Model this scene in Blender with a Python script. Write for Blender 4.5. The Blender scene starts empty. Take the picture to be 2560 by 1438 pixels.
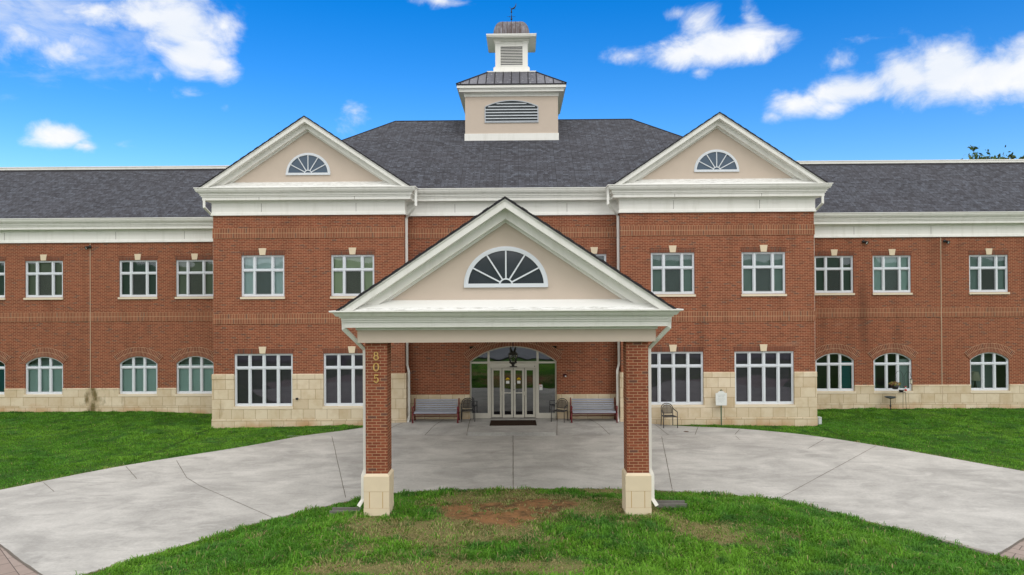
import bpy, bmesh, math, random
import numpy as np
from mathutils import Vector, Matrix
random.seed(7); rng = np.random.default_rng(7)
R = math.radians
S = bpy.context.scene
COL = S.collection

# ------------------------------------------------------------------ camera, sky, sun, exposure
cam_d = bpy.data.cameras.new("camera"); cam = bpy.data.objects.new("camera", cam_d); COL.objects.link(cam)
cam_d.sensor_fit = 'HORIZONTAL'; cam_d.sensor_width = 36.0; cam_d.lens = 36.0*1787.5/2560
cam_d.clip_start = 0.1; cam_d.clip_end = 6000
yaw, pitch, roll = -.0121, .0058, .0058
fw = Vector((math.sin(yaw)*math.cos(pitch), math.cos(yaw)*math.cos(pitch), math.sin(pitch)))
rt = Vector((math.cos(yaw), -math.sin(yaw), 0)); up = rt.cross(fw)
r2 = rt*math.cos(roll)-up*math.sin(roll); u2 = rt*math.sin(roll)+up*math.cos(roll)
cam.matrix_world = Matrix(((r2.x, u2.x, -fw.x, .3404), (r2.y, u2.y, -fw.y, 0), (r2.z, u2.z, -fw.z, 5.455), (0, 0, 0, 1)))
S.camera = cam
S.view_settings.view_transform = 'Standard'; S.view_settings.look = 'None'
S.view_settings.exposure = 0.0; S.view_settings.gamma = 1.0

SUN_AZ, SUN_EL = R(152), R(46)          # azimuth clockwise from +Y: behind the camera, a little to the right
w = bpy.data.worlds.new("World"); S.world = w; w.use_nodes = True
nt = w.node_tree; N = nt.nodes; L = nt.links
for n in list(N): N.remove(n)
def wm(op, a, b=None, c=None, clamp=False):
    n = N.new('ShaderNodeMath'); n.operation = op; n.use_clamp = clamp
    for i, v in enumerate((a, b, c)):
        if v is None: continue
        if isinstance(v, (int, float)): n.inputs[i].default_value = v
        else: L.new(v, n.inputs[i])
    return n.outputs[0]
sky = N.new('ShaderNodeTexSky'); sky.sky_type = 'NISHITA'; sky.sun_disc = False
sky.sun_elevation = SUN_EL; sky.sun_rotation = SUN_AZ; sky.dust_density = .3; sky.ozone_density = 3.0; sky.air_density = 1.0
tc = N.new('ShaderNodeTexCoord'); sep = N.new('ShaderNodeSeparateXYZ'); L.new(tc.outputs['Generated'], sep.inputs[0])
dx, dy, dz = sep.outputs
az = wm('MULTIPLY', wm('ARCTAN2', dx, dy), 57.2958); el = wm('MULTIPLY', wm('ARCSINE', dz), 57.2958)
# clouds: (azimuth, elevation, half width, half height, weight) in degrees
CL = [(-25.5, 18.9, 3.44, 2.35, 1.51), (-24.5, 17.2, 2.42, 1.88, 1.45), (-23.0, 16.4, 1.65, 1.1, 1.21), (-27.6, 19.1, 2.81, 1.54, 1.33), (-22.6, 19.3, 1.38, 1.6, 0.8), (-30.6, 18.7, 3.14, 1.25, 0.8), (-35.0, 16.7, 2.85, 1.95, 0.75), (-33.4, 15.9, 2.5, 1.25, 0.72), (-35.4, 18.0, 2.39, 0.96, 0.72), (-31.3, 17.0, 1.9, 1.27, 0.56), (-24.8, 14.3, 1.87, 0.61, 0.6), (-22.4, 13.7, 0.61, 0.71, 0.47), (-27.0, 15.4, 0.65, 0.54, 0.51), (-32.7, 10.6, 1.73, 0.79, 1.33), (-31.5, 10.1, 0.95, 0.59, 1.21), (-33.7, 10.2, 1.13, 0.39, 0.72), (-29.2, 10.3, 0.74, 0.33, 0.42), (15.4, 18.1, 3.85, 1.26, 1.51), (12.7, 17.7, 3.04, 1.14, 1.33), (17.7, 18.1, 2.02, 1.24, 1.27), (14.0, 20.0, 1.5, 1.37, 0.85), (12.4, 20.7, 1.22, 0.49, 0.59), (8.8, 18.0, 1.56, 0.72, 0.68), (14.0, 16.5, 0.9, 0.57, 0.68), (17.9, 20.0, 0.64, 0.81, 0.42), (20.0, 18.2, 1.12, 0.68, 0.42), (24.6, 14.2, 3.67, 1.09, 1.39), (21.3, 13.6, 2.48, 0.98, 1.21), (19.4, 12.9, 1.13, 0.57, 0.68), (23.5, 13.1, 1.6, 0.78, 0.9), (28.4, 14.6, 2.21, 1.84, 1.45), (30.8, 14.7, 2.57, 1.92, 1.58), (33.3, 13.9, 2.65, 1.76, 1.51), (30.6, 16.0, 0.82, 0.63, 1.14), (35.2, 13.8, 1.9, 1.96, 1.45), (23.8, 16.3, 1.2, 0.75, 0.53), (-6.5, 22.1, 2.54, 0.41, 0.75), (-12.9, 13.4, 0.92, 0.74, 0.36), (26.4, 17.4, 1.27, 0.31, 0.38)]
best = None
for a0, e0, ra, re, wt in CL:
    p = wm('DIVIDE', wm('SUBTRACT', az, a0), ra); q = wm('DIVIDE', wm('SUBTRACT', el, e0), re)
    d = wm('SQRT', wm('ADD', wm('MULTIPLY', p, p), wm('MULTIPLY', q, q)))
    v = wm('MULTIPLY', wm('SUBTRACT', 1.35, d), wt)
    best = v if best is None else wm('MAXIMUM', best, v)
mp = N.new('ShaderNodeMapping'); L.new(tc.outputs['Generated'], mp.inputs[0]); mp.inputs['Scale'].default_value = (1, 1, 1.5)
def noise(scale, detail, rough=.55, dist=0.):
    n = N.new('ShaderNodeTexNoise'); n.inputs['Scale'].default_value = scale; n.inputs['Detail'].default_value = detail
    n.inputs['Roughness'].default_value = rough; n.inputs['Distortion'].default_value = dist; L.new(mp.outputs[0], n.inputs['Vector'])
    return n.outputs['Fac']
n1 = noise(15, 11, .63, .35); n2 = noise(5.5, 4)
dens = wm('ADD', best, wm('ADD', wm('MULTIPLY', wm('SUBTRACT', n1, .5), 2.9), wm('MULTIPLY', wm('SUBTRACT', n2, .5), .8)))
# unseen white overcast added overhead, behind and beside the camera for soft neutral light
hood = wm('MAXIMUM', wm('MULTIPLY', wm('SUBTRACT', el, 36), .06), wm('MULTIPLY', wm('SUBTRACT', .48, dy), 4.0))
hood = wm('ADD', hood, wm('MULTIPLY', wm('SUBTRACT', n2, .5), .8))
def smooth(v, lo, hi):
    n = N.new('ShaderNodeMapRange'); n.interpolation_type = 'SMOOTHSTEP'; L.new(v, n.inputs['Value'])
    n.inputs['From Min'].default_value = lo; n.inputs['From Max'].default_value = hi; return n.outputs['Result']
mask = smooth(dens, .05, 1.5); hmask = smooth(hood, .0, .7)
# thin high veil at the upper left
pv = wm('DIVIDE', wm('SUBTRACT', az, -37.), 10.); qv = wm('DIVIDE', wm('SUBTRACT', el, 20.2), 5.2)
dv = wm('SUBTRACT', 1.15, wm('SQRT', wm('ADD', wm('MULTIPLY', pv, pv), wm('MULTIPLY', qv, qv))))
mpv = N.new('ShaderNodeMapping'); L.new(tc.outputs['Generated'], mpv.inputs[0]); mpv.inputs['Scale'].default_value = (1, 1, 2.6); mpv.inputs['Rotation'].default_value = (0, .35, 0)
nv = N.new('ShaderNodeTexNoise'); nv.inputs['Scale'].default_value = 9; nv.inputs['Detail'].default_value = 8; nv.inputs['Roughness'].default_value = .62; nv.inputs['Distortion'].default_value = .5; L.new(mpv.outputs[0], nv.inputs['Vector'])
veil = wm('MULTIPLY', smooth(wm('ADD', dv, wm('MULTIPLY', wm('SUBTRACT', nv.outputs['Fac'], .5), 2.4)), -.1, 1.3), .75)
mask = wm('MAXIMUM', mask, veil)
tint = N.new('ShaderNodeMix'); tint.data_type = 'RGBA'; tint.blend_type = 'MULTIPLY'; tint.inputs[0].default_value = 1
SKYMIX = tint
L.new(sky.outputs[0], tint.inputs['A']); tint.inputs['B'].default_value = (1, 1, 1, 1)
hs = N.new('ShaderNodeHueSaturation'); L.new(tint.outputs['Result'], hs.inputs['Color'])
hs.inputs['Hue'].default_value = .51; hs.inputs['Saturation'].default_value = 1.48; hs.inputs['Value'].default_value = 1.9
cc = N.new('ShaderNodeMix'); cc.data_type = 'RGBA'; L.new(smooth(wm('ADD', n2, wm('MULTIPLY', n1, .6)), .62, .98), cc.inputs[0])
cc.inputs['A'].default_value = (8.6, 9.1, 9.9, 1); cc.inputs['B'].default_value = (10.2, 10.2, 10.3, 1)
m1 = N.new('ShaderNodeMix'); m1.data_type = 'RGBA'; L.new(mask, m1.inputs[0]); L.new(hs.outputs[0], m1.inputs['A']); L.new(cc.outputs['Result'], m1.inputs['B'])
hoodc = N.new('ShaderNodeMix'); hoodc.data_type = 'RGBA'; L.new(smooth(el, 15, 60), hoodc.inputs[0])
hoodc.inputs['A'].default_value = (15.2, 15.3, 15.4, 1); hoodc.inputs['B'].default_value = (15.6, 15.7, 15.9, 1)
m2 = N.new('ShaderNodeMix'); m2.data_type = 'RGBA'; L.new(hmask, m2.inputs[0]); L.new(m1.outputs['Result'], m2.inputs['A']); L.new(hoodc.outputs['Result'], m2.inputs['B'])
bg = N.new('ShaderNodeBackground'); bg.inputs['Strength'].default_value = .1; L.new(m2.outputs['Result'], bg.inputs['Color'])
wo = N.new('ShaderNodeOutputWorld'); L.new(bg.outputs[0], wo.inputs[0])

sd = bpy.data.lights.new("sun", 'SUN'); sd.energy = .7; sd.angle = R(22); sd.color = (1, .96, .9)
sun = bpy.data.objects.new("sun", sd); COL.objects.link(sun)
sv = Vector((math.sin(SUN_AZ)*math.cos(SUN_EL), math.cos(SUN_AZ)*math.cos(SUN_EL), math.sin(SUN_EL)))
sun.rotation_euler = sv.to_track_quat('Z', 'Y').to_euler(); sun.location = (0, -20, 40)

# ------------------------------------------------------------------ materials
class Mat:
    def __init__(s, name, rough=.6, spec=.3):
        s.m = bpy.data.materials.new(name); s.m.use_nodes = True; s.t = s.m.node_tree; s.N = s.t.nodes; s.L = s.t.links
        s.b = s.N['Principled BSDF']; s.b.inputs['Roughness'].default_value = rough
        s.b.inputs['Specular IOR Level'].default_value = spec; s._uv = None
    def n(s, t, **k):
        x = s.N.new(t)
        for a, v in k.items(): setattr(x, a, v)
        return x
    def put(s, inp, v):
        if hasattr(v, 'links') or isinstance(v, bpy.types.NodeSocket): s.L.new(v, inp)
        else: inp.default_value = v
    def coord(s, kind='Object', scale=(1, 1, 1), loc=(0, 0, 0), rot=(0, 0, 0)):
        t = s.n('ShaderNodeTexCoord'); m = s.n('ShaderNodeMapping'); s.L.new(t.outputs[kind], m.inputs[0])
        m.inputs['Scale'].default_value = scale; m.inputs['Location'].default_value = loc; m.inputs['Rotation'].default_value = rot
        return m.outputs[0]
    def noise(s, vec, scale, detail=4, rough=.55, dist=0):
        n = s.n('ShaderNodeTexNoise'); s.L.new(vec, n.inputs['Vector'])
        n.inputs['Scale'].default_value = scale; n.inputs['Detail'].default_value = detail; n.inputs['Roughness'].default_value = rough; n.inputs['Distortion'].default_value = dist
        return n.outputs['Fac']
    def ramp(s, fac, stops, interp='LINEAR'):
        n = s.n('ShaderNodeValToRGB'); n.color_ramp.interpolation = interp; s.L.new(fac, n.inputs[0])
        e = n.color_ramp.elements
        while len(e) < len(stops): e.new(.5)
        for x, (p, c) in zip(e, stops):
            x.position = p; x.color = (c, c, c, 1) if isinstance(c, (int, float)) else (*c, 1)
        return n.outputs[0]
    def mix(s, fac, a, b, mode='MIX'):
        n = s.n('ShaderNodeMix', data_type='RGBA', blend_type=mode)
        s.put(n.inputs[0], fac)
        for k, v in (('A', a), ('B', b)):
            if isinstance(v, tuple): n.inputs[k].default_value = (*v[:3], 1)
            else: s.put(n.inputs[k], v)
        return n.outputs['Result']
    def math(s, op, a, b=None, clamp=False):
        n = s.n('ShaderNodeMath', operation=op, use_clamp=clamp); s.put(n.inputs[0], a)
        if b is not None: s.put(n.inputs[1], b)
        return n.outputs[0]
    def bump(s, h, strength=.3, dist=.01):
        n = s.n('ShaderNodeBump'); n.inputs['Strength'].default_value = strength; n.inputs['Distance'].default_value = dist
        s.L.new(h, n.inputs['Height']); s.L.new(n.outputs[0], s.b.inputs['Normal'])
    def color(s, c): s.put(s.b.inputs['Base Color'], (*c, 1) if isinstance(c, tuple) else c)

def plain(name, c, rough=.6, spec=.3, var=.08, scale=3., metal=0., bumpv=0.):
    m = Mat(name, rough, spec); v = m.coord()
    f = m.noise(v, scale, 5)
    m.color(m.mix(f, tuple(x*(1-var) for x in c), tuple(min(1, x*(1+var)) for x in c)))
    m.b.inputs['Metallic'].default_value = metal
    if bumpv: m.bump(m.noise(v, scale*30, 3), bumpv, .004)
    return m.m

def brickmat(name, bw, bh, off, cols, mortar, msize, zoff=0., dark=.07, stain=0.):
    m = Mat(name, .85, .15)
    uv = m.coord('UV', loc=(0, -zoff, 0))
    def bt():
        n = m.n('ShaderNodeTexBrick'); m.L.new(uv, n.inputs['Vector']); n.offset = off; n.squash = 1
        for k, v in (('Scale', 1.), ('Brick Width', bw), ('Row Height', bh), ('Mortar Size', msize), ('Mortar Smooth', .15), ('Bias', 0.)): n.inputs[k].default_value = v
        n.inputs['Color1'].default_value = (0, 0, 0, 1); n.inputs['Color2'].default_value = (1, 1, 1, 1); n.inputs['Mortar'].default_value = (.5, .5, .5, 1)
        return n
    b = bt()
    a, c, d = cols
    col = m.ramp(b.outputs['Color'], [(0, d), (dark, d), (dark+.02, a), (1, c)])
    o = m.coord('Object')
    big = m.noise(o, .35, 3); fine = m.noise(o, 9, 4)
    col = m.mix(m.math('MULTIPLY', big, .5), col, (c[0]*.92, c[1]*1.12, c[2]*1.2))
    mort = m.mix(m.noise(o, 1.3, 3), tuple(x*.8 for x in mortar), mortar)
    col = m.mix(b.outputs['Fac'], col, mort)
    col = m.mix(.3, col, m.ramp(fine, [(.3, .6), (.7, 1.)]), 'MULTIPLY')
    # rain streaks and efflorescence with a shape of their own
    st = m.noise(m.coord('Object', scale=(1.1, 1.1, .14)), 1.2, 4)
    col = m.mix(.55, col, m.ramp(st, [(.28, .62), (.5, 1.)]), 'MULTIPLY')
    px_ = m.n('ShaderNodeSeparateXYZ'); gg = m.n('ShaderNodeNewGeometry'); m.L.new(gg.outputs['Position'], px_.inputs[0])
    # one dark water stain running down the right wing
    sx = m.math('DIVIDE', m.math('SUBTRACT', px_.outputs[0], 16.0), .32); sz = m.math('DIVIDE', m.math('SUBTRACT', px_.outputs[2], 4.3), 2.1)
    w1 = m.math('SUBTRACT', 1., m.math('ADD', m.math('MULTIPLY', sx, sx), m.math('MULTIPLY', sz, sz)), True)
    col = m.mix(m.math('MULTIPLY', w1, m.math('MULTIPLY', st, .85)), col, (.045, .022, .015))
    eff = m.ramp(m.noise(m.coord('Object', scale=(.45, .45, 1.6)), 1.1, 5, .65), [(.64, 0.), (.76, .25)])
    col = m.mix(eff, col, (.36, .25, .18))
    m.color(col); h = m.math('SUBTRACT', 1., b.outputs['Fac']); m.bump(h, .5, .008)
    return m.m

BR = ((.165, .042, .024), (.300, .083, .042), (.11, .06, .05))
M = {}
M['brick'] = brickmat('red brick', .2032, .0677, .5, BR, (.54, .33, .195), .0062, dark=.035)
M['soldier'] = brickmat('soldier course brick', .0677, .2075, 0., BR, (.60, .39, .23), .0085, zoff=4.19, dark=.03)
M['soldier2'] = brickmat('upper soldier course brick', .0677, .2075, 0., BR, (.60, .39, .23), .0085, zoff=7.715, dark=.03)
BD = ((.15, .048, .03), (.22, .07, .042), (.10, .06, .05))
M['lintel'] = brickmat('lintel brick', .0677, .42, 0., BD, (.36, .22, .13), .0045)
M['archbrick'] = brickmat('arch brick', .0677, .205, 0., ((.17, .046, .027), (.24, .07, .04), (.12, .05, .04)), (.56, .37, .23), .008, dark=.03)
def stonemat(name, bw, bh, zoff, off=.5):
    m = Mat(name, .85, .15); uv = m.coord('UV', loc=(0, -zoff, 0))
    n = m.n('ShaderNodeTexBrick'); m.L.new(uv, n.inputs['Vector']); n.offset = off; n.squash = .82; n.squash_frequency = 3
    for k, v in (('Scale', 1.), ('Brick Width', bw), ('Row Height', bh), ('Mortar Size', .009), ('Mortar Smooth', .2), ('Bias', 0.)): n.inputs[k].default_value = v
    n.inputs['Color1'].default_value = (0, 0, 0, 1); n.inputs['Color2'].default_value = (1, 1, 1, 1)
    col = m.ramp(n.outputs['Color'], [(0, (.60, .485, .335)), (.5, (.66, .555, .40)), (1, (.71, .605, .45))])
    o = m.coord('Object')
    col = m.mix(m.ramp(m.noise(o, 2.2, 6, .6), [(.42, 0.), (.75, .55)]), col, (.46, .33, .17))
    z = m.n('ShaderNodeSeparateXYZ'); g = m.n('ShaderNodeNewGeometry'); m.L.new(g.outputs['Position'], z.inputs[0])
    # red clay splashed up from the soil
    lo = m.math('SUBTRACT', m.math('MULTIPLY', m.math('SUBTRACT', .42, z.outputs[2]), 2.6), m.math('MULTIPLY', m.math('SUBTRACT', m.noise(o, .9, 4), .36), 4.))
    lo = m.math('MULTIPLY', lo, .55, True)
    col = m.mix(m.math('MINIMUM', lo, .7), col, (.46, .22, .07))
    # dark damp streaks near the joints
    dk = m.ramp(m.noise(m.coord('Object', scale=(1.0, 1.0, .3)), 1.7, 5, .65), [(.64, 0.), (.74, .5)])
    col = m.mix(dk, col, (.27, .2, .11))
    sx = m.math('DIVIDE', m.math('ADD', z.outputs[0], 19.5), .62); ad = m.math('SUBTRACT', 1., m.math('ABSOLUTE', sx))
    dm = m.math('MULTIPLY', m.math('ADD', ad, m.math('MULTIPLY', m.math('SUBTRACT', m.noise(m.coord('Object', scale=(2, 2, 1)), 1.6, 4), .62), 3.)), 1.6, True)
    col = m.mix(m.math('MULTIPLY', dm, m.math('GREATER_THAN', ad, 0.)), col, (.16, .125, .055))
    col = m.mix(m.math('MULTIPLY', n.outputs['Fac'], .8), col, (.33, .22, .12)); m.color(col); m.bump(m.math('ADD', m.math('SUBTRACT', 1., n.outputs['Fac']), m.math('MULTIPLY', m.noise(o, 40, 3), .12)), .45, .008)
    return m.m
M['stone'] = stonemat('cast stone blocks', .60, .407, .28)
M['stone_low'] = stonemat('cast stone plinth', .62, .30, -.10)
M['stone_cap'] = stonemat('cast stone cap', .9, .5, 1.9, 0)
M['stone_wing'] = stonemat('cast stone wing blocks', .72, .41, .28)
def trimwhite():
    m = Mat('painted white trim', .5, .35); f = m.noise(m.coord('Object', scale=(2.2, 2.2, .25)), 2., 6, .7); g = m.noise(m.coord(), .6, 4)
    c = m.mix(m.ramp(f, [(.50, 0.), (.74, .55)]), (.83, .815, .765), (.66, .645, .575)); m.color(m.mix(.5, c, m.ramp(g, [(.3, .9), (.7, 1.)]), 'MULTIPLY')); return m.m
M['white'] = trimwhite()
def dirtywhite():
    m = Mat('weathered white flashing', .5, .3); o = m.coord('Object')
    f = m.ramp(m.noise(m.coord('Object', scale=(1.4, 10, 3)), 3., 8, .75), [(.47, 0.), (.62, .85)])
    # mildew gathers along the front edge of the ledge, near the middle
    m.color(m.mix(f, (.80, .80, .77), (.42, .41, .37))); return m.m
M['ledge'] = dirtywhite()
M['ledge_clean'] = plain('white ledge flashing', (.82, .82, .79), .5, .3, .03, 1.5)
M['frame'] = plain('white window frame', (.67, .70, .735), .4, .4, .02)
M['doorframe'] = plain('almond door frame', (.55, .52, .45), .4, .4, .03)
M['stucco'] = (lambda m: (m.color(m.mix(m.noise(m.coord(), 2.5, 5), (.545, .455, .375), (.595, .50, .415))), m.bump(m.noise(m.coord(), 90, 3), .25, .006), m.m)[-1])(Mat('beige stucco', .9, .1))
M['caststone'] = plain('pale cast stone', (.70, .585, .42), .8, .15, .06, 4.)
M['sill'] = plain('cast stone sill', (.72, .62, .47), .8, .15, .07, 3.)
def shingles():
    m = Mat('charcoal asphalt shingles', .9, .15); uv = m.coord('UV')
    def bt(bw, off):
        n = m.n('ShaderNodeTexBrick'); m.L.new(uv, n.inputs['Vector']); n.offset = off; n.squash = .6; n.squash_frequency = 2
        for k, v in (('Scale', 1.), ('Brick Width', bw), ('Row Height', .143), ('Mortar Size', .010), ('Mortar Smooth', .3), ('Bias', 0.)): n.inputs[k].default_value = v
        n.inputs['Color1'].default_value = (0, 0, 0, 1); n.inputs['Color2'].default_value = (1, 1, 1, 1); n.inputs['Mortar'].default_value = (.1, .1, .1, 1)
        return n
    a = bt(.27, .37); b = bt(.19, .61)
    f = m.math('ADD', m.math('MULTIPLY', a.outputs['Color'], .55), m.math('MULTIPLY', b.outputs['Color'], .45))
    col = m.ramp(f, [(.08, (.036, .036, .042)), (.40, (.060, .062, .071)), (.60, (.079, .084, .099)), (.94, (.112, .124, .148))])
    col = m.mix(m.math('MULTIPLY', m.noise(m.coord(), .5, 4), .45), col, (.080, .074, .082))
    # shadow line along each course and tab, painted dark into the colour
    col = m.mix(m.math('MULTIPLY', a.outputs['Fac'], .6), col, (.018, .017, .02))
    m.color(col); m.bump(f, .6, .012); return m.m
M['shingle'] = shingles()
M['shingle_edge'] = plain('shingle edge', (.035, .033, .036), .9, .1)
def copper(name, base, light, streak):
    m = Mat(name, .45, .5); m.b.inputs['Metallic'].default_value = .35
    f = m.noise(m.coord('Object', scale=(5, 5, .35)), 1.6, 6, .65)
    c = m.mix(m.ramp(f, [(.4, 0.), (.68, 1.)]), base, light)
    g = m.noise(m.coord('Object', scale=(7, 7, .2)), 1.1, 3)
    m.color(m.mix(m.ramp(g, [(.62, 0.), (.7, .5)]), c, streak)); return m.m
M['copper'] = copper('weathered copper', (.085, .065, .065), (.20, .20, .225), (.19, .09, .055))
M['metalroof'] = copper('weathered standing seam roof', (.10, .098, .118), (.15, .15, .175), (.62, .62, .63))
M['black'] = plain('dark bronze metal', (.02, .018, .017), .5, .4)
M['iron'] = plain('black wrought metal', (.03, .03, .032), .5, .4)
M['mesh'] = None
def screen(name, col, alpha):
    m = bpy.data.materials.new(name); m.use_nodes = True; t = m.node_tree; b = t.nodes['Principled BSDF']
    b.inputs['Base Color'].default_value = (*col, 1); b.inputs['Roughness'].default_value = .9; b.inputs['Alpha'].default_value = alpha; return m
M['mesh'] = screen('woven metal mesh', (.035, .035, .038), .62)
M['screen'] = screen('insect screen', (.06, .064, .064), .38)
def glassmat(name, tintc, wav=.06, ior=1.5, boost=1.0):
    m = bpy.data.materials.new(name); m.use_nodes = True; t = m.node_tree; NN = t.nodes; LL = t.links
    for n in list(NN): NN.remove(n)
    o = NN.new('ShaderNodeOutputMaterial'); tr = NN.new('ShaderNodeBsdfTransparent'); tr.inputs[0].default_value = (*tintc, 1)
    gl = NN.new('ShaderNodeBsdfGlossy'); gl.inputs['Roughness'].default_value = .02; gl.inputs['Color'].default_value = (.9, .95, 1, 1)
    fr = NN.new('ShaderNodeFresnel'); fr.inputs[0].default_value = ior; mx = NN.new('ShaderNodeMixShader')
    mu = NN.new('ShaderNodeMath'); mu.operation = 'MULTIPLY'; mu.inputs[1].default_value = boost; mu.use_clamp = True
    tcn = NN.new('ShaderNodeTexCoord'); no = NN.new('ShaderNodeTexNoise'); no.inputs['Scale'].default_value = 1.1; no.inputs['Detail'].default_value = 0; no.inputs['Distortion'].default_value = .6
    LL.new(tcn.outputs['Object'], no.inputs['Vector']); bu = NN.new('ShaderNodeBump'); bu.inputs['Strength'].default_value = wav; bu.inputs['Distance'].default_value = .1
    LL.new(no.outputs['Fac'], bu.inputs['Height']); LL.new(bu.outputs[0], gl.inputs['Normal'])
    LL.new(fr.outputs[0], mu.inputs[0]); LL.new(mu.outputs[0], mx.inputs[0]); LL.new(tr.outputs[0], mx.inputs[1]); LL.new(gl.outputs[0], mx.inputs[2]); LL.new(mx.outputs[0], o.inputs[0])
    return m
M['glass'] = glassmat('window glass', (.84, .92, .90), .04, 1.5, 1.8)
M['glass_dark'] = glassmat('tinted window glass', (.74, .73, .78), .05, 1.5, 1.8)
M['glass_door'] = glassmat('entrance glass', (.34, .35, .33), .03, 1.5, 7.0)
M['spandrel'] = plain('blue grey spandrel glass', (.05, .085, .13), .25, .5, .1, 2.)
M['fanglass'] = plain('dark reflective fanlight glass', (.04, .046, .058), .08, .6, .3, 2.)
def blindmat(name, c, slat=.025, depth=.25):
    m = Mat(name, .8, .2); wv = m.n('ShaderNodeTexWave', wave_type='BANDS', bands_direction='Z'); wv.inputs['Scale'].default_value = 6.283/(slat*20)*1.0
    m.L.new(m.coord('Object'), wv.inputs['Vector'])
    f = m.math('MULTIPLY', wv.outputs['Fac'], depth)
    col = m.mix(f, c, tuple(x*.35 for x in c))
    col = m.mix(m.math('MULTIPLY', m.noise(m.coord('Object', scale=(1, 1, .4)), 1.4, 3), .5), col, tuple(x*.72 for x in c)); m.color(col); return m.m
BL = {'pale': blindmat('pale blue blind', (.78, .88, .90)), 'sage': blindmat('sage blind', (.66, .70, .50)), 'teal': blindmat('grey teal blind', (.56, .70, .68)),
      'slate': blindmat('slate blind', (.36, .44, .44)), 'olive': blindmat('olive shade', (.28, .285, .225), .025, 0.), 'dark': blindmat('dark curtain', (.11, .14, .135), .025, 0.),
      'char': blindmat('charcoal blind', (.22, .205, .22), .05, .5), 'navy': blindmat('dark slatted blind', (.18, .165, .195), .05, .6), 'green': blindmat('dark green curtain', (.025, .05, .035)),
      'aqua': blindmat('blue green curtain', (.02, .14, .17)), 'gray': blindmat('grey curtain', (.38, .46, .45))}
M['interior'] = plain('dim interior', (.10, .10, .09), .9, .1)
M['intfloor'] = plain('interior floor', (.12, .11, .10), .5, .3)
def concrete(name, c, rough=.85):
    m = Mat(name, rough, .2); o = m.coord('Object')
    a = m.noise(o, .55, 7, .62, .6); b = m.noise(m.coord('Object', scale=(.8, 1.5, 1)), 1.1, 8, .72, .8); d = m.noise(o, 14, 6, .7)
    col = m.mix(m.ramp(a, [(.33, 0.), (.66, 1.)]), tuple(x*.73 for x in c), tuple(min(1, x*1.13) for x in c))
    col = m.mix(m.ramp(b, [(.50, 0.), (.70, .7)]), col, tuple(x*1.24 for x in c))
    col = m.mix(m.ramp(m.noise(m.coord('Object', scale=(.7, 1.8, 1)), .8, 6, .7, .8), [(.51, 0.), (.66, .7)]), col, tuple(x*.70 for x in c))
    col = m.mix(.5, col, m.ramp(d, [(.3, .72), (.65, 1.05)]), 'MULTIPLY')
    scr = m.noise(m.coord('Object', scale=(.9, 7., 1), rot=(0, 0, R(8))), 1.3, 3, .5, .3)
    col = m.mix(m.ramp(scr, [(.72, 0.), (.76, .55)]), col, (.16, .155, .15))
    col = m.mix(m.ramp(m.noise(o, 26, 2, .5), [(.77, 0.), (.8, .7)]), col, (.10, .09, .085))
    m.color(col); m.bump(d, .25, .01); return m.m
M['concrete'] = concrete('broom finished concrete', (.455, .435, .40))
M['walk'] = concrete('walk concrete', (.43, .415, .385))
M['joint'] = plain('dark expansion joint', (.15, .13, .11), .95, .05)
M['asphalt'] = concrete('asphalt', (.12, .12, .125))
M['curb'] = concrete('kerb concrete', (.33, .30, .26))
def paver():
    m = Mat('clay pavers', .9, .15); n = m.n('ShaderNodeTexBrick'); m.L.new(m.coord('Object', rot=(0, 0, R(45))), n.inputs['Vector']); n.offset = .5
    for k, v in (('Scale', 1.), ('Brick Width', .62), ('Row Height', .31), ('Mortar Size', .008)): n.inputs[k].default_value = v
    n.inputs['Color1'].default_value = (.30, .235, .20, 1); n.inputs['Color2'].default_value = (.36, .29, .25, 1); n.inputs['Mortar'].default_value = (.10, .08, .07, 1)
    m.color(m.mix(.4, n.outputs['Color'], m.ramp(m.noise(m.coord(), 5, 5), [(.3, .7), (.7, 1.)]), 'MULTIPLY')); return m.m
M['paver'] = paver()
def soilmat():
    m = Mat('lawn soil and thatch', .95, .05); at = m.n('ShaderNodeAttribute', attribute_name='cover'); sp = m.n('ShaderNodeSeparateColor'); m.L.new(at.outputs['Color'], sp.inputs[0])
    o = m.coord('Object')
    clay = m.mix(m.noise(o, 3.5, 7, .7), (.15, .075, .035), (.36, .19, .085))
    clay = m.mix(m.ramp(m.noise(o, 2.2, 6, .75), [(.46, 0.), (.58, .9)]), clay, (.085, .06, .03))
    clay = m.mix(m.ramp(m.noise(o, 9, 4, .7), [(.66, 0.), (.72, .7)]), clay, (.42, .34, .26))
    grass = m.mix(m.noise(o, 6, 6, .7), (.030, .075, .013), (.055, .115, .020))
    grass = m.mix(m.ramp(m.noise(o, .7, 5), [(.45, 0.), (.7, .5)]), grass, (.06, .10, .022))
    straw = m.mix(m.noise(o, 8, 6, .7), (.14, .115, .05), (.26, .22, .10))
    c = m.mix(sp.outputs[1], grass, straw); c = m.mix(sp.outputs[0], c, clay)
    m.color(c); m.bump(m.noise(o, 30, 4), .8, .03); return m.m
M['soil'] = soilmat()
def blademat():
    m = Mat('grass blades', .6, .25); at = m.n('ShaderNodeAttribute', attribute_name='blade_color'); m.L.new(at.outputs['Color'], m.b.inputs['Base Color'])
    tr = m.n('ShaderNodeBsdfTranslucent'); m.L.new(at.outputs['Color'], tr.inputs[0]); mx = m.n('ShaderNodeMixShader'); mx.inputs[0].default_value = .35
    out = m.N['Material Output']; m.L.new(m.b.outputs[0], mx.inputs[1]); m.L.new(tr.outputs[0], mx.inputs[2]); m.L.new(mx.outputs[0], out.inputs[0]); return m.m
M['blade'] = blademat()
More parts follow.
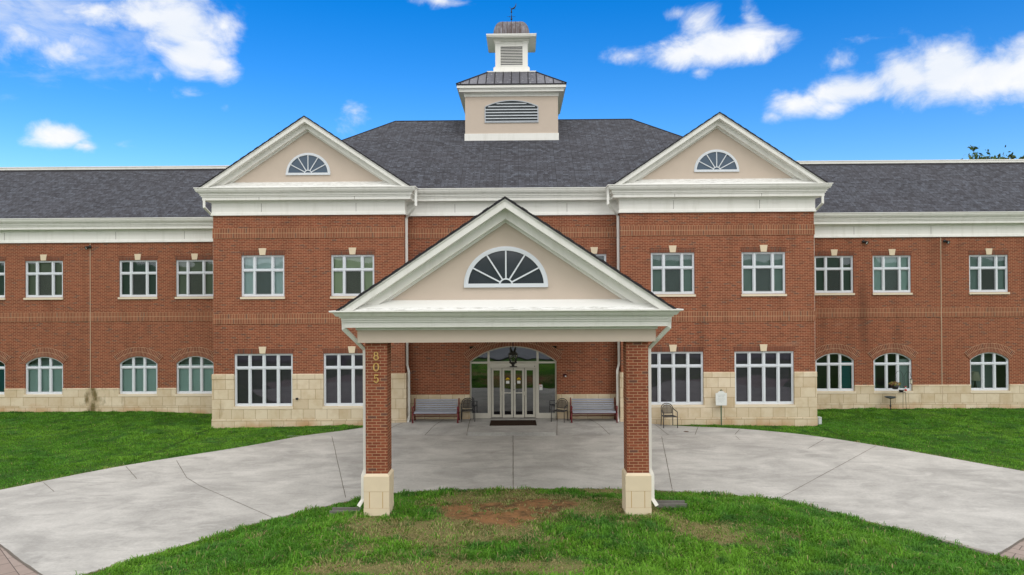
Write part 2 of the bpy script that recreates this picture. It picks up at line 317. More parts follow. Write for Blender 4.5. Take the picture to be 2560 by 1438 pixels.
def leafmat(name, a, b):
    m = Mat(name, .6, .25); ob = m.n('ShaderNodeAttribute', attribute_name='leaf_color'); m.L.new(ob.outputs['Color'], m.b.inputs['Base Color']); return m.m
M['leaf'] = leafmat('tree leaves', 0, 0)
M['bark'] = plain('bark', (.10, .075, .05), .9, .1, .3, 8)
M['red'] = plain('maroon painted iron', (.16, .018, .022), .45, .4)
M['slat'] = plain('grey recycled plastic slats', (.30, .315, .36), .5, .35, .1, 6)
M['mat'] = plain('brown coir mat', (.035, .022, .015), 1., .05, .3, 60)
M['bluemat'] = plain('blue entry rug', (.02, .05, .13), 1., .05, .2, 20)
M['bluechair'] = plain('navy chair fabric', (.012, .02, .06), .8, .2)
M['gold'] = plain('brass numerals', (.62, .40, .13), .35, .5, .05, 5, .3)
M['green'] = plain('green post', (.03, .085, .045), .5, .4)
M['sign'] = plain('white sign panel', (.68, .70, .67), .5, .3, .02)
M['ink'] = plain('grey green lettering', (.40, .43, .40), .7, .1)
M['yellow'] = plain('yellow sticker', (.70, .48, .02), .6, .2)
M['paper'] = plain('paper notice', (.72, .72, .70), .7, .1)
M['redink'] = plain('red print', (.5, .03, .03), .6, .2)
M['pcon'] = concrete('precast concrete', (.20, .19, .17))
M['lampglass'] = glassmat('lamp lens', (.8, .8, .75), 0., 1.5, 2.)
M['shade'] = plain('cream lamp shade', (.62, .58, .45), .8, .1)
M['flower'] = plain('mixed orange flowers', (.45, .20, .10), .8, .1, .5, 40)
M['box'] = plain('light grey box', (.55, .57, .56), .5, .3)

# ------------------------------------------------------------------ mesh builder
class MB:
    def __init__(s): s.v = []; s.f = []; s.uv = []; s.mi = []; s.sm = []
    def face(s, pts, uv=None, mi=0, mode=None, smooth=False):
        i = len(s.v); pts = [Vector(p) for p in pts]; s.v += pts; s.f.append(tuple(range(i, i+len(pts))))
        if uv is None:
            n = Vector((0, 0, 0))
            for k in range(len(pts)):
                a, b = pts[k], pts[(k+1) % len(pts)]; n += a.cross(b)
            n = n.normalized() if n.length > 1e-12 else Vector((0, 0, 1))
            if mode == 'roof':
                t = Vector((0, 0, 1)).cross(n); t = t.normalized() if t.length > 1e-6 else Vector((1, 0, 0)); q = n.cross(t)
                uv = [(p.dot(t), p.dot(q)) for p in pts]
            else:
                ax, ay, az_ = abs(n.x), abs(n.y), abs(n.z)
                if az_ > ax and az_ > ay: uv = [(p.x, p.y) for p in pts]
                elif ay >= ax: uv = [(p.x, p.z) for p in pts]
                else: uv = [(p.y, p.z) for p in pts]
        s.uv.append(uv); s.mi.append(mi); s.sm.append(smooth); return s
    def box(s, x0, x1, y0, y1, z0, z1, mi=0):
        P = lambda a, b, c: (a, b, c)
        s.face([P(x0, y0, z0), P(x1, y0, z0), P(x1, y0, z1), P(x0, y0, z1)], mi=mi)
        s.face([P(x1, y1, z0), P(x0, y1, z0), P(x0, y1, z1), P(x1, y1, z1)], mi=mi)
        s.face([P(x0, y1, z0), P(x0, y0, z0), P(x0, y0, z1), P(x0, y1, z1)], mi=mi)
        s.face([P(x1, y0, z0), P(x1, y1, z0), P(x1, y1, z1), P(x1, y0, z1)], mi=mi)
        s.face([P(x0, y0, z1), P(x1, y0, z1), P(x1, y1, z1), P(x0, y1, z1)], mi=mi)
        s.face([P(x0, y1, z0), P(x1, y1, z0), P(x1, y0, z0), P(x0, y0, z0)], mi=mi)
        return s
    def cbox(s, x0, x1, y0, y1, z0, z1, c=.006, mi=0):
        "box with chamfered front edges (facing -Y)"
        a = [(x0, y1, z0), (x1, y1, z0), (x1, y1, z1), (x0, y1, z1)]; b = [(x0, y0+c, z0), (x1, y0+c, z0), (x1, y0+c, z1), (x0, y0+c, z1)]
        d = [(x0+c, y0, z0+c), (x1-c, y0, z0+c), (x1-c, y0, z1-c), (x0+c, y0, z1-c)]
        for k in range(4):
            j = (k+1) % 4; s.face([a[j], a[k], b[k], b[j]][::-1], mi=mi); s.face([b[j], b[k], d[k], d[j]][::-1], mi=mi)
        s.face(d, mi=mi); s.face(a[::-1], mi=mi); return s
    def prism(s, poly, y0, y1, mi=0, uvf=None, caps=True):
        "polygon in XZ (ccw seen from -Y) extruded from y0 (front) to y1"
        n = len(poly)
        if caps:
            s.face([(x, y0, z) for x, z in poly], mi=mi); s.face([(x, y1, z) for x, z in reversed(poly)], mi=mi)
        for k in range(n):
            a, b = poly[k], poly[(k+1) % n]; s.face([(a[0], y1, a[1]), (b[0], y1, b[1]), (b[0], y0, b[1]), (a[0], y0, a[1])], mi=mi)
        return s
    def vprism(s, poly, z0, z1, mi=0):
        n = len(poly); s.face([(x, y, z1) for x, y in poly], mi=mi); s.face([(x, y, z0) for x, y in reversed(poly)], mi=mi)
        for k in range(n):
            a, b = poly[k], poly[(k+1) % n]; s.face([(a[0], a[1], z0), (b[0], b[1], z0), (b[0], b[1], z1), (a[0], a[1], z1)], mi=mi)
        return s
    def tube(s, pts, r, seg=8, mi=0, cap=True, square=None):
        "tube along a polyline; r is a number or a list; square=(w,d) makes a rectangular section"
        pts = [Vector(p) for p in pts]; n = len(pts); rs = r if isinstance(r, (list, tuple)) else [r]*n
        rings = []; prev = None
        for i in range(n):
            d = (pts[min(i+1, n-1)]-pts[max(i-1, 0)]).normalized()
            ref = Vector((0, 1, 0)) if square or abs(d.z) > .9 else Vector((0, 0, 1))
            if prev is not None and not square: ref = prev
            a = ref.cross(d)
            if a.length < 1e-4: a = Vector((1, 0, 0)).cross(d)
            a.normalize(); b = d.cross(a).normalized(); prev = b
            if square:
                w_, d_ = square[0]/2, square[1]/2; k = 1.
                if 0 < i < n-1:
                    d1 = (pts[i]-pts[i-1]).normalized(); d2 = (pts[i+1]-pts[i]).normalized(); k = 1/max(.5, math.cos(d1.angle(d2)/2))
                rings.append([pts[i]+a*x*w_*k+b*y*d_ for x, y in ((-1, -1), (1, -1), (1, 1), (-1, 1))])
            else: rings.append([pts[i]+(a*math.cos(t)+b*math.sin(t))*rs[i] for t in [2*math.pi*k/seg for k in range(seg)]])
        m = len(rings[0])
        for i in range(n-1):
            for k in range(m):
                j = (k+1) % m; s.face([rings[i][k], rings[i][j], rings[i+1][j], rings[i+1][k]], mi=mi, smooth=not square)
        if cap: s.face(list(reversed(rings[0])), mi=mi); s.face(rings[-1], mi=mi)
        return s
    def lathe(s, prof, cx, cy, seg=20, mi=0):
        "profile [(r,z)] turned round the vertical axis at cx,cy"
        for i in range(len(prof)-1):
            (r0, z0), (r1, z1) = prof[i], prof[i+1]
            for k in range(seg):
                a, b = 2*math.pi*k/seg, 2*math.pi*(k+1)/seg
                q = [(cx+r0*math.cos(a), cy+r0*math.sin(a), z0), (cx+r0*math.cos(b), cy+r0*math.sin(b), z0), (cx+r1*math.cos(b), cy+r1*math.sin(b), z1), (cx+r1*math.cos(a), cy+r1*math.sin(a), z1)]
                if r0 < 1e-6: q = [q[0], q[2], q[3]]
                elif r1 < 1e-6: q = q[:3]
                s.face(q, mi=mi, smooth=True)
        return s
    def sweep(s, path, prof, z0, mi=0, closed=False):
        "profile [(offset outward, z)] along a plan path; outward is to the right of travel"
        n = len(path); rings = []
        for i in range(n):
            P = Vector(path[i])
            def dirn(a, b): d = (Vector(path[b % n])-Vector(path[a % n])); return d.normalized()
            if closed: d0, d1 = dirn(i-1, i), dirn(i, i+1)
            else: d0 = dirn(max(i-1, 0), max(i, 1)); d1 = dirn(min(i, n-2), min(i+1, n-1))
            n0 = Vector((d0.y, -d0.x)); n1 = Vector((d1.y, -d1.x)); m_ = (n0+n1); m_ = m_/max(1e-6, (1+n0.dot(n1)))
            rings.append([(P.x+m_.x*o, P.y+m_.y*o, z0+z) for o, z in prof])
        k = len(prof)
        for i in range(n if closed else n-1):
            A, B = rings[i], rings[(i+1) % n]
            for j in range(k-1): s.face([A[j], B[j], B[j+1], A[j+1]], mi=mi)
        if not closed: s.face(rings[0], mi=mi); s.face(list(reversed(rings[-1])), mi=mi)
        return s
    def merge(s, o):
        i = len(s.v); s.v += o.v; s.f += [tuple(k+i for k in f) for f in o.f]; s.uv += o.uv; s.mi += o.mi; s.sm += o.sm; return s
    def xform(s, mat): s.v = [mat @ Vector(p) for p in s.v]; return s

def worldloc(o):
    p = Vector(o.location)
    while o.parent: o = o.parent; p += o.location
    return p
def build(name, mb, mats, parent=None, local=False, label=None):
    me = bpy.data.meshes.new(name)
    off = Vector((0, 0, 0)) if (parent is None or local) else worldloc(parent)
    me.from_pydata([tuple(Vector(p)-off) for p in mb.v], [], mb.f)
    uvl = me.uv_layers.new(name='UVMap'); uvl.data.foreach_set('uv', np.array([c for u in mb.uv for q in u for c in q], dtype=np.float32))
    if not isinstance(mats, (list, tuple)): mats = [mats]
    for m in mats: me.materials.append(M[m] if isinstance(m, str) else m)
    me.polygons.foreach_set('material_index', np.array(mb.mi, dtype=np.int32))
    me.polygons.foreach_set('use_smooth', np.array(mb.sm, dtype=bool))
    if any(mb.sm):
        bm = bmesh.new(); bm.from_mesh(me); bmesh.ops.remove_doubles(bm, verts=bm.verts, dist=1e-5); bm.to_mesh(me); bm.free()
    me.update()
    o = bpy.data.objects.new(name, me); COL.objects.link(o)
    if parent is not None: o.parent = parent
    if label: o['label'] = label
    return o
def tag(o, label, cat, group=None):
    o['label'] = label; o['category'] = cat
    if group: o['group'] = group
    return o
def thing(name, label, cat, loc=(0, 0, 0), rotz=0., group=None):
    o = bpy.data.objects.new(name, None); COL.objects.link(o); o.location = loc; o.rotation_euler = (0, 0, rotz); o.empty_display_size = .2
    return tag(o, label, cat, group)
def dup(root, loc, rotz, label, group=None):
    r = root.copy(); COL.objects.link(r); r.location = loc; r.rotation_euler = (0, 0, rotz); r['label'] = label
    if group: r['group'] = group
    for ch in list(root.children):
        c = ch.copy(); COL.objects.link(c); c.parent = r
        for g in list(ch.children): d = g.copy(); COL.objects.link(d); d.parent = c
    return r
def structure(o): o['kind'] = 'structure'; return o

# ------------------------------------------------------------------ main dimensions (metres)
Dp, Dr, Dw, Dc = 29.30, 30.01, 32.92, 16.68          # facade planes: pavilions, recess, wings, canopy columns
XI, XO, XE = 4.43, 12.32, 33.0                         # pavilion inner / outer edge, end of the wings
ZB, ZWB = 8.65, 7.84                                   # top of brick: main block, wings

bld = thing('brick_building', 'large two storey red brick building with twin white gables, charcoal roof and louvered cupola', 'building', (0, Dr, 0))

def wall_holes(mb, x0, x1, z0, z1, y, holes, depth=.13, mi=0):
    "front face with rectangular openings and their reveals"
    xs = sorted({x0, x1, *[min(max(h[0], x0), x1) for h in holes], *[min(max(h[1], x0), x1) for h in holes]})
    zs = sorted({z0, z1, *[min(max(h[2], z0), z1) for h in holes], *[min(max(h[3], z0), z1) for h in holes]})
    for i in range(len(xs)-1):
        for j in range(len(zs)-1):
            cx, cz = (xs[i]+xs[i+1])/2, (zs[j]+zs[j+1])/2
            if any(h[0] < cx < h[1] and h[2] < cz < h[3] for h in holes): continue
            mb.face([(xs[i], y, zs[j]), (xs[i+1], y, zs[j]), (xs[i+1], y, zs[j+1]), (xs[i], y, zs[j+1])], mi=mi)
    for a, b, c, d in holes:
        a, b = max(a, x0), min(b, x1); c2, d2 = max(c, z0), min(d, z1)
        if a >= b or c2 >= d2: continue
        Y = y+depth
        mb.face([(a, y, c2), (a, Y, c2), (a, Y, d2), (a, y, d2)][::-1], mi=mi); mb.face([(b, y, c2), (b, Y, c2), (b, Y, d2), (b, y, d2)], mi=mi)
        if d <= z1: mb.face([(a, y, d2), (b, y, d2), (b, Y, d2), (a, Y, d2)], mi=mi)
        if c >= z0: mb.face([(a, y, c2), (a, Y, c2), (b, Y, c2), (b, y, c2)], mi=mi)
    return mb

# window openings: (x0, x1, z0, z1)
PU = [(-11.16, -9.38, 5.31, 7.01), (-7.45, -5.67, 5.31, 7.01), (5.67, 7.45, 5.31, 7.01), (9.37, 11.15, 5.31, 7.01)]
PL = [(-11.46, -9.05, .79, 2.96), (-7.78, -5.37, .79, 2.96), (5.37, 7.78, .79, 2.96), (9.05, 11.46, .79, 2.96)]
WX = [(-25.36, -23.61), (-22.67, -20.90), (-18.27, -16.50), (-15.62, -13.85), (13.82, 15.58), (16.46, 18.20), (20.84, 22.61), (23.9, 25.66)]
WU = [(a, b, 5.31, 7.01) for a, b in WX]; WL = [(a, b, .81, 2.56) for a, b in WX]
RU = [(2.92, 3.94, 5.31, 7.01), (-3.94, -2.92, 5.31, 7.01)]
DOOR = (-1.82, 1.83, .13, 3.17)

# --- walls
def pav_wall(s):
    mb = MB(); x0, x1 = (-XO, -XI) if s < 0 else (XI, XO)
    hs = [h for h in PU+PL if x0 < h[0] < x1]
    wall_holes(mb, x0, x1, 2.10, ZB, Dp, hs)
    xi = -XI if s < 0 else XI; xo = -XO if s < 0 else XO
    f = [(xi, Dp, 2.10), (xi, Dr+.3, 2.10), (xi, Dr+.3, ZB), (xi, Dp, ZB)]; mb.face(f if s < 0 else f[::-1])
    f = [(xo, Dp, 2.10), (xo, 43, 2.10), (xo, 43, 11.5), (xo, Dp, ZB+.4)]; mb.face(f[::-1] if s < 0 else f)
    return build('pavilion_wall', mb, 'brick', bld)
pav_wall(-1); pav_wall(1)
mb = MB(); wall_holes(mb, -XI, XI, 1.15, ZB, Dr, RU+[DOOR]); build('recess_wall', mb, 'brick', bld)
for s in (-1, 1):
    mb = MB(); x0, x1 = (-XE, -XO) if s < 0 else (XO, XE)
    wall_holes(mb, x0, x1, 1.09, ZWB, Dw, [h for h in WU+WL if x0 < h[0] < x1]); build('wing_wall', mb, 'brick', bld)

# --- soldier course bands, 2 cm proud
def band(x0, x1, y, z0, z1, mat, ends=''):
    mb = MB(); p = .022
    mb.box(x0-(p if 'l' in ends else 0), x1+(p if 'r' in ends else 0), y-p, y+.01, z0, z1); build('soldier_course', mb, mat, bld)
for a, b in ((-XO, -XI), (XI, XO)):
    band(a, b, Dp, 4.19, 4.605, 'soldier', 'lr'); band(a, b, Dp, 7.715, 8.13, 'soldier2', 'lr')
band(-XI+.03, XI-.03, Dr, 7.715, 8.13, 'soldier2'); band(-XI+.03, XI-.03, Dr, 4.19, 4.605, 'soldier')
band(-XE, -XO-.03, Dw, 4.19, 4.605, 'soldier'); band(XO+.03, XE, Dw, 4.19, 4.605, 'soldier')

# --- stone bases
def stone_base(x0, x1, y, ztop, holes, capz, plz, pls, mats, ends=''):
    pr = .05; l = x0-(pr if 'l' in ends else 0); r = x1+(pr if 'r' in ends else 0)
    mb = MB(); wall_holes(mb, l, r, plz, capz, y-pr, holes, .18)
    side = .9
    def ret(x, s_, y0, y1, z0, z1, mi=0):
        f = [(x, y0, z0), (x, y1, z0), (x, y1, z1), (x, y0, z1)]; mb.face(f if s_ > 0 else f[::-1], mi=mi)
    dl, dr = (y+ (Dw-y+.1 if y < Dr else .3)), 0
    if 'l' in ends: ret(l, -1, y-pr, y+4, plz, capz)
    if 'r' in ends: ret(r, 1, y-pr, y+4, plz, capz)
    # cap course with a rounded top edge
    prof = [(pr, capz), (pr+.012, capz+.004), (pr+.012, ztop-.035), (pr+.004, ztop-.01), (-.0, ztop+.0)]
    segs = []; cur = l
    for h in sorted(holes):
        if h[3] > capz and h[2] < ztop: segs.append((cur, h[0])); cur = h[1]
    segs.append((cur, r))
    for a, b in segs:
        pts = [(a, y-o, z) for o, z in prof]; pt2 = [(b, y-o, z) for o, z in prof]
        for k in range(len(prof)-1): mb.face([pts[k], pt2[k], pt2[k+1], pts[k+1]], mi=1)
        mb.face([(a, y+.12, ztop), (a, y+.12, capz)]+pts, mi=1); mb.face(list(reversed([(b, y+.12, ztop), (b, y+.12, capz)]+pt2)), mi=1)
    for sgn, x, e in ((-1, l, 'l'), (1, r, 'r')):
        if e in ends: ret(x+sgn*.012, sgn, y-pr-.012, y+4, capz, ztop-.02, 1); mb.face([(x+sgn*.012, y-pr-.012, ztop-.02), (x+sgn*.012, y+4, ztop-.02), (x-sgn*pr, y+4, ztop), (x-sgn*pr, y, ztop)][::sgn], mi=1)
    # plinth
    if pls:
        pp = pr+pls; L_, R_ = x0-(pp if 'l' in ends else 0), x1+(pp if 'r' in ends else 0)
        mb.face([(L_, y-pp, -.6), (R_, y-pp, -.6), (R_, y-pp, plz-.012), (L_, y-pp, plz-.012)], mi=2)
        mb.face([(L_, y-pp, plz-.012), (R_, y-pp, plz-.012), (R_, y-pr, plz), (L_, y-pr, plz)], mi=2)
        for sgn, x, e in ((-1, L_, 'l'), (1, R_, 'r')):
            if e in ends:
                ret(x, sgn, y-pp, y+4, -.6, plz-.012, 2); mb.face([(x, y-pp, plz-.012), (x, y+4, plz-.012), (x-sgn*pls, y+4, plz), (x-sgn*pls, y-pr, plz)][::sgn], mi=2)
    else: mb.face([(l, y-pr, -.6), (r, y-pr, -.6), (r, y-pr, plz), (l, y-pr, plz)], mi=2)
    return build('stone_base', mb, mats, bld)
stone_base(-XO, -XI, Dp, 2.13, [h for h in PL if h[0] < 0], 1.92, .28, .014, ['stone', 'stone_cap', 'stone_low'], 'lr')
stone_base(XI, XO, Dp, 2.13, [h for h in PL if h[0] > 0], 1.92, .28, .014, ['stone', 'stone_cap', 'stone_low'], 'lr')
for a, b, hx in ((-XE, -XO-.05, -1), (XO+.05, XE, 1)):
    stone_base(a, b, Dw, 1.10, [h for h in WL if h[0]*hx > 0], 1.03, .28, 0, ['stone_wing', 'stone_cap', 'stone_low'])
mb = MB()
pm = stonemat('cast stone recess panels', .62, .37, .785, 0.)
for a, b in ((-XI+.05, DOOR[0]-.005), (DOOR[1]+.005, XI-.05)): build('stone_base', MB().box(a, b, Dr-.045, Dr+.12, -.2, 1.155), pm, bld)

# --- cornices
CP = [(.0, 0), (.075, 0), (.075, .05), (.055, .065), (.055, .10), (.04, .14), (.04, .345), (.036, .35), (.036, .358), (.04, .363), (.04, .49), (.055, .50), (.06, .53), (.10, .57), (.11, .592), (.31, .60), (.31, .73), (.345, .735), (.345, .79), (.385, .795), (.385, .86), (.42, .865), (.42, .905), (.475, .91), (.49, .94), (.50, .95), (.525, 1.00), (.53, 1.05), (.56, 1.06), (.56, 1.09), (.535, 1.09), (.52, 1.02), (.0, 1.0)]
def seams(xs_, y, z0, z1, off):
    for x_ in xs_:
        m = MB(); m.box(x_-.006, x_+.006, y-off-.003, y-off+.01, z0, z1); build('board_joint', m, 'joint', bld)
seams((-10.3, -6.4, 6.6, 10.1), Dp, ZB+.14, ZB+.49, .042); seams((-10.3, -6.4, 6.6, 10.1), Dp, ZB+.605, ZB+.725, .312); seams((-2.4, 2.3), Dr, ZB+.14, ZB+.49, .042)
seams((-28, -23.6, -18.4, -15.2, 15.6, 19.1, 23.4, 28), Dw, ZWB+.14, ZWB+.49, .042)
mb = MB(); mb.sweep([(-XO, 36.5), (-XO, Dp), (-XI, Dp), (-XI, Dr), (XI, Dr), (XI, Dp), (XO, Dp), (XO, 36.5)], CP, ZB); build('cornice', mb, 'white', bld)
for a, b in ((-XE, -XO), (XO, XE)):
    mb = MB(); mb.sweep([(a, Dw), (b, Dw)], CP, ZWB); build('cornice', mb, 'white', bld)

# --- gables
def fan(cx, zb, rx, rz, y, parent, glass, ring=.066, spokes=True, dark=False):
    "half-round fanlight, frame 3 cm proud of the plane y"
    n = 32; fr = MB(); arc = lambda k, a, b: (cx+a*math.cos(math.pi*k/n), zb+b*math.sin(math.pi*k/n))
    y0 = y-.05
    for k in range(n):
        p = [arc(k, rx, rz), arc(k+1, rx, rz), arc(k+1, rx-ring, rz-ring), arc(k, rx-ring, rz-ring)]
        fr.prism(p[::-1], y0, y+.01); q = [arc(k, rx+.035, rz+.035), arc(k+1, rx+.035, rz+.035), p[1], p[0]]; fr.prism(q[::-1], y-.02, y+.01)
    fr.box(cx-rx-.03, cx+rx+.03, y-.058, y+.012, zb-.045, zb+.045)
    h = .17
    for k in range(12):
        c = lambda t, r_: (cx+r_*math.cos(math.pi*t/12), zb+r_*math.sin(math.pi*t/12))
        fr.prism([c(k, h), c(k+1, h), c(k+1, h-.035), c(k, h-.035)][::-1], y-.042, y+.008)
    for k in range(1, 6):
        t = math.pi*k/6; d = Vector((math.cos(t), math.sin(t))); q = Vector((-d.y, d.x))*.017
        a = Vector((cx, zb))+d*h*.97; b = Vector((cx+(rx-ring*.7)*math.cos(t), zb+(rz-ring*.7)*math.sin(t)))
        fr.prism([(a-q)[:], (b-q)[:], (b+q)[:], (a+q)[:]], y-.04, y+.006)
    f = build('fan_window', fr, 'frame', parent)
    g = MB(); g.face([(cx-rx+.02, y-.012, zb)]+[(p[0], y-.012, p[1]) for p in [arc(n-k, rx-.02, rz-.02) for k in range(n+1)]]+[(cx+rx-.02, y-.012, zb)])
    g.v = g.v; o = build('pane', g, glass, f); o.parent = f
    return f
def chevron(cx, A, t0, t1, zc, s=.667):
    "band between vertical depths t0 and t1 under the apex A, cut level at zc; two mirrored polygons"
    w0, w1 = (A-t0-zc)/s, (A-t1-zc)/s
    return [(cx-w0, zc), (cx-w1, zc), (cx, A-t1), (cx, A-t0)], [(cx+w1, zc), (cx+w0, zc), (cx, A-t0), (cx, A-t1)]
def gable(cx, A, zg, y, parent, yback, ledge, fanargs, zt):
    fx = .50
    def both(name, t0, t1, zc, ya, yb, mat):
        mb = MB()
        for p in chevron(cx, A, t0, t1, zc): mb.prism(p, ya, yb)
        return build(name, mb, mat, parent)
    # stucco tympanum
    mb = MB(); w_ = (A-.3-zg)/.667; mb.prism([(cx-w_, zg), (cx+w_, zg), (cx, A-.3)], y, y+.25); build('tympanum', mb, 'stucco', parent)
    both('rake_board', .045, .085, zg+.01, y-fx-.025, y+.02, 'white'); both('rake_board', .085, .25, zg+.012, y-fx, y+.03, 'white')
    both('rake_board', .235, .475, zg+.07, y-.24, y+.04, 'white'); both('rake_board', .46, .545, zg+.1, y-.05, y+.045, 'white')
    # ledge flashing, sloping forward
    mb = MB(); wl = (A-zg)/.667-.12
    mb.face([(cx-wl, y-.50, zg+.01), (cx+wl, y-.50, zg+.01), (cx+wl, y-.40, zg+.075), (cx-wl, y-.40, zg+.075)])
    mb.face([(cx-wl, y-.40, zg+.075), (cx+wl, y-.40, zg+.075), (cx+wl-.4, y-.0, zt), (cx-wl+.4, y-.0, zt)], mi=1)
    build('ledge_flashing', mb, ledge, parent)
    fan(*fanargs, y, parent, fanargs_glass[0])
    # roof planes with a thick ragged shingle edge
    mb = MB(); s = .667; hw = (A-zg)/s-.03; th = .05
    for sg in (-1, 1):
        nseg = 30; front = []
        for k in range(nseg+1):
            t = k/nseg; front.append((cx+sg*hw*t, A-s*hw*t))
        for k in range(nseg):
            a, b = front[k], front[k+1]; lift = .012 if k % 2 else .0; yf = y-fx-.045-random.random()*.012
            q = [(a[0], yf, a[1]+lift), (b[0], yf, b[1]+lift), (b[0], yback, b[1]+lift), (a[0], yback, a[1]+lift)]
            mb.face(q if sg > 0 else q[::-1], mode='roof')
            q = [(a[0], yf, a[1]+lift), (a[0], yf, a[1]-.05), (b[0], yf, b[1]-.05), (b[0], yf, b[1]+lift)]
            mb.face(q if sg > 0 else q[::-1], mi=1)
            q = [(a[0], yf, a[1]-.05), (a[0], yback, a[1]-.05), (b[0], yback, b[1]-.05), (b[0], yf, b[1]-.05)]
            mb.face(q if sg > 0 else q[::-1], mi=1)
    build('gable_roof', mb, ['shingle', 'shingle_edge'], parent)
fanargs_glass = ['spandrel']
for cx in (-8.375, 8.375): gable(cx, 12.63, ZB+1.07, Dp, bld, 34.3, ['ledge_clean', 'ledge'], (cx, 10.345, .885, .835), 10.02)

# --- roofs
mb = MB(); e = .5; s = .65
X0, Y0, Z0, YB = XO+.55, Dr-.54, ZB+1.06, 43.2
yr = (Y0+YB)/2; zr = Z0+s*(yr-Y0); xr = X0-(yr-Y0)
A, B, C_, D_ = (-X0, Y0, Z0), (X0, Y0, Z0), (X0, YB, Z0), (-X0, YB, Z0); P, Q = (-xr, yr, zr), (xr, yr, zr)
mb.face([A, B, Q, P], mode='roof'); mb.face([C_, D_, P, Q], mode='roof'); mb.face([D_, A, P], mode='roof'); mb.face([B, C_, Q], mode='roof')
build('main_roof', mb, 'shingle', bld)
mb = MB()
for a, b in ((A, P), (B, Q), (P, Q)): mb.tube([a, b], .035, 6)
build('ridge_cap', mb, 'shingle_edge', bld)
for a, b in ((-XE, -XO+.02), (XO-.02, XE)):
    y0, z0, y1 = Dw-.53, ZWB+1.06, 36.92; z1 = z0+.667*(y1-y0)
    mb = MB(); mb.face([(a, y0, z0), (b, y0, z0), (b, y1, z1), (a, y1, z1)], mode='roof')
    mb.face([(a, y1-.17, z1-.11), (b, y1-.17, z1-.11), (b, y1-.005, z1+.012), (a, y1-.005, z1+.012)], mi=1)
    mb.face([(a, y1, z1), (b, y1, z1), (b, 43, z1), (a, 43, z1)], mi=1); build('wing_roof', mb, ['shingle', 'shingle_edge'], bld)
    mb = MB(); mb.box(a, b, y1-.03, y1+.32, z1+.01, z1+.165); mb.box(a, b, y1-.05, y1-.03, z1+.12, z1+.17); build('roof_coping', mb, 'white', bld)

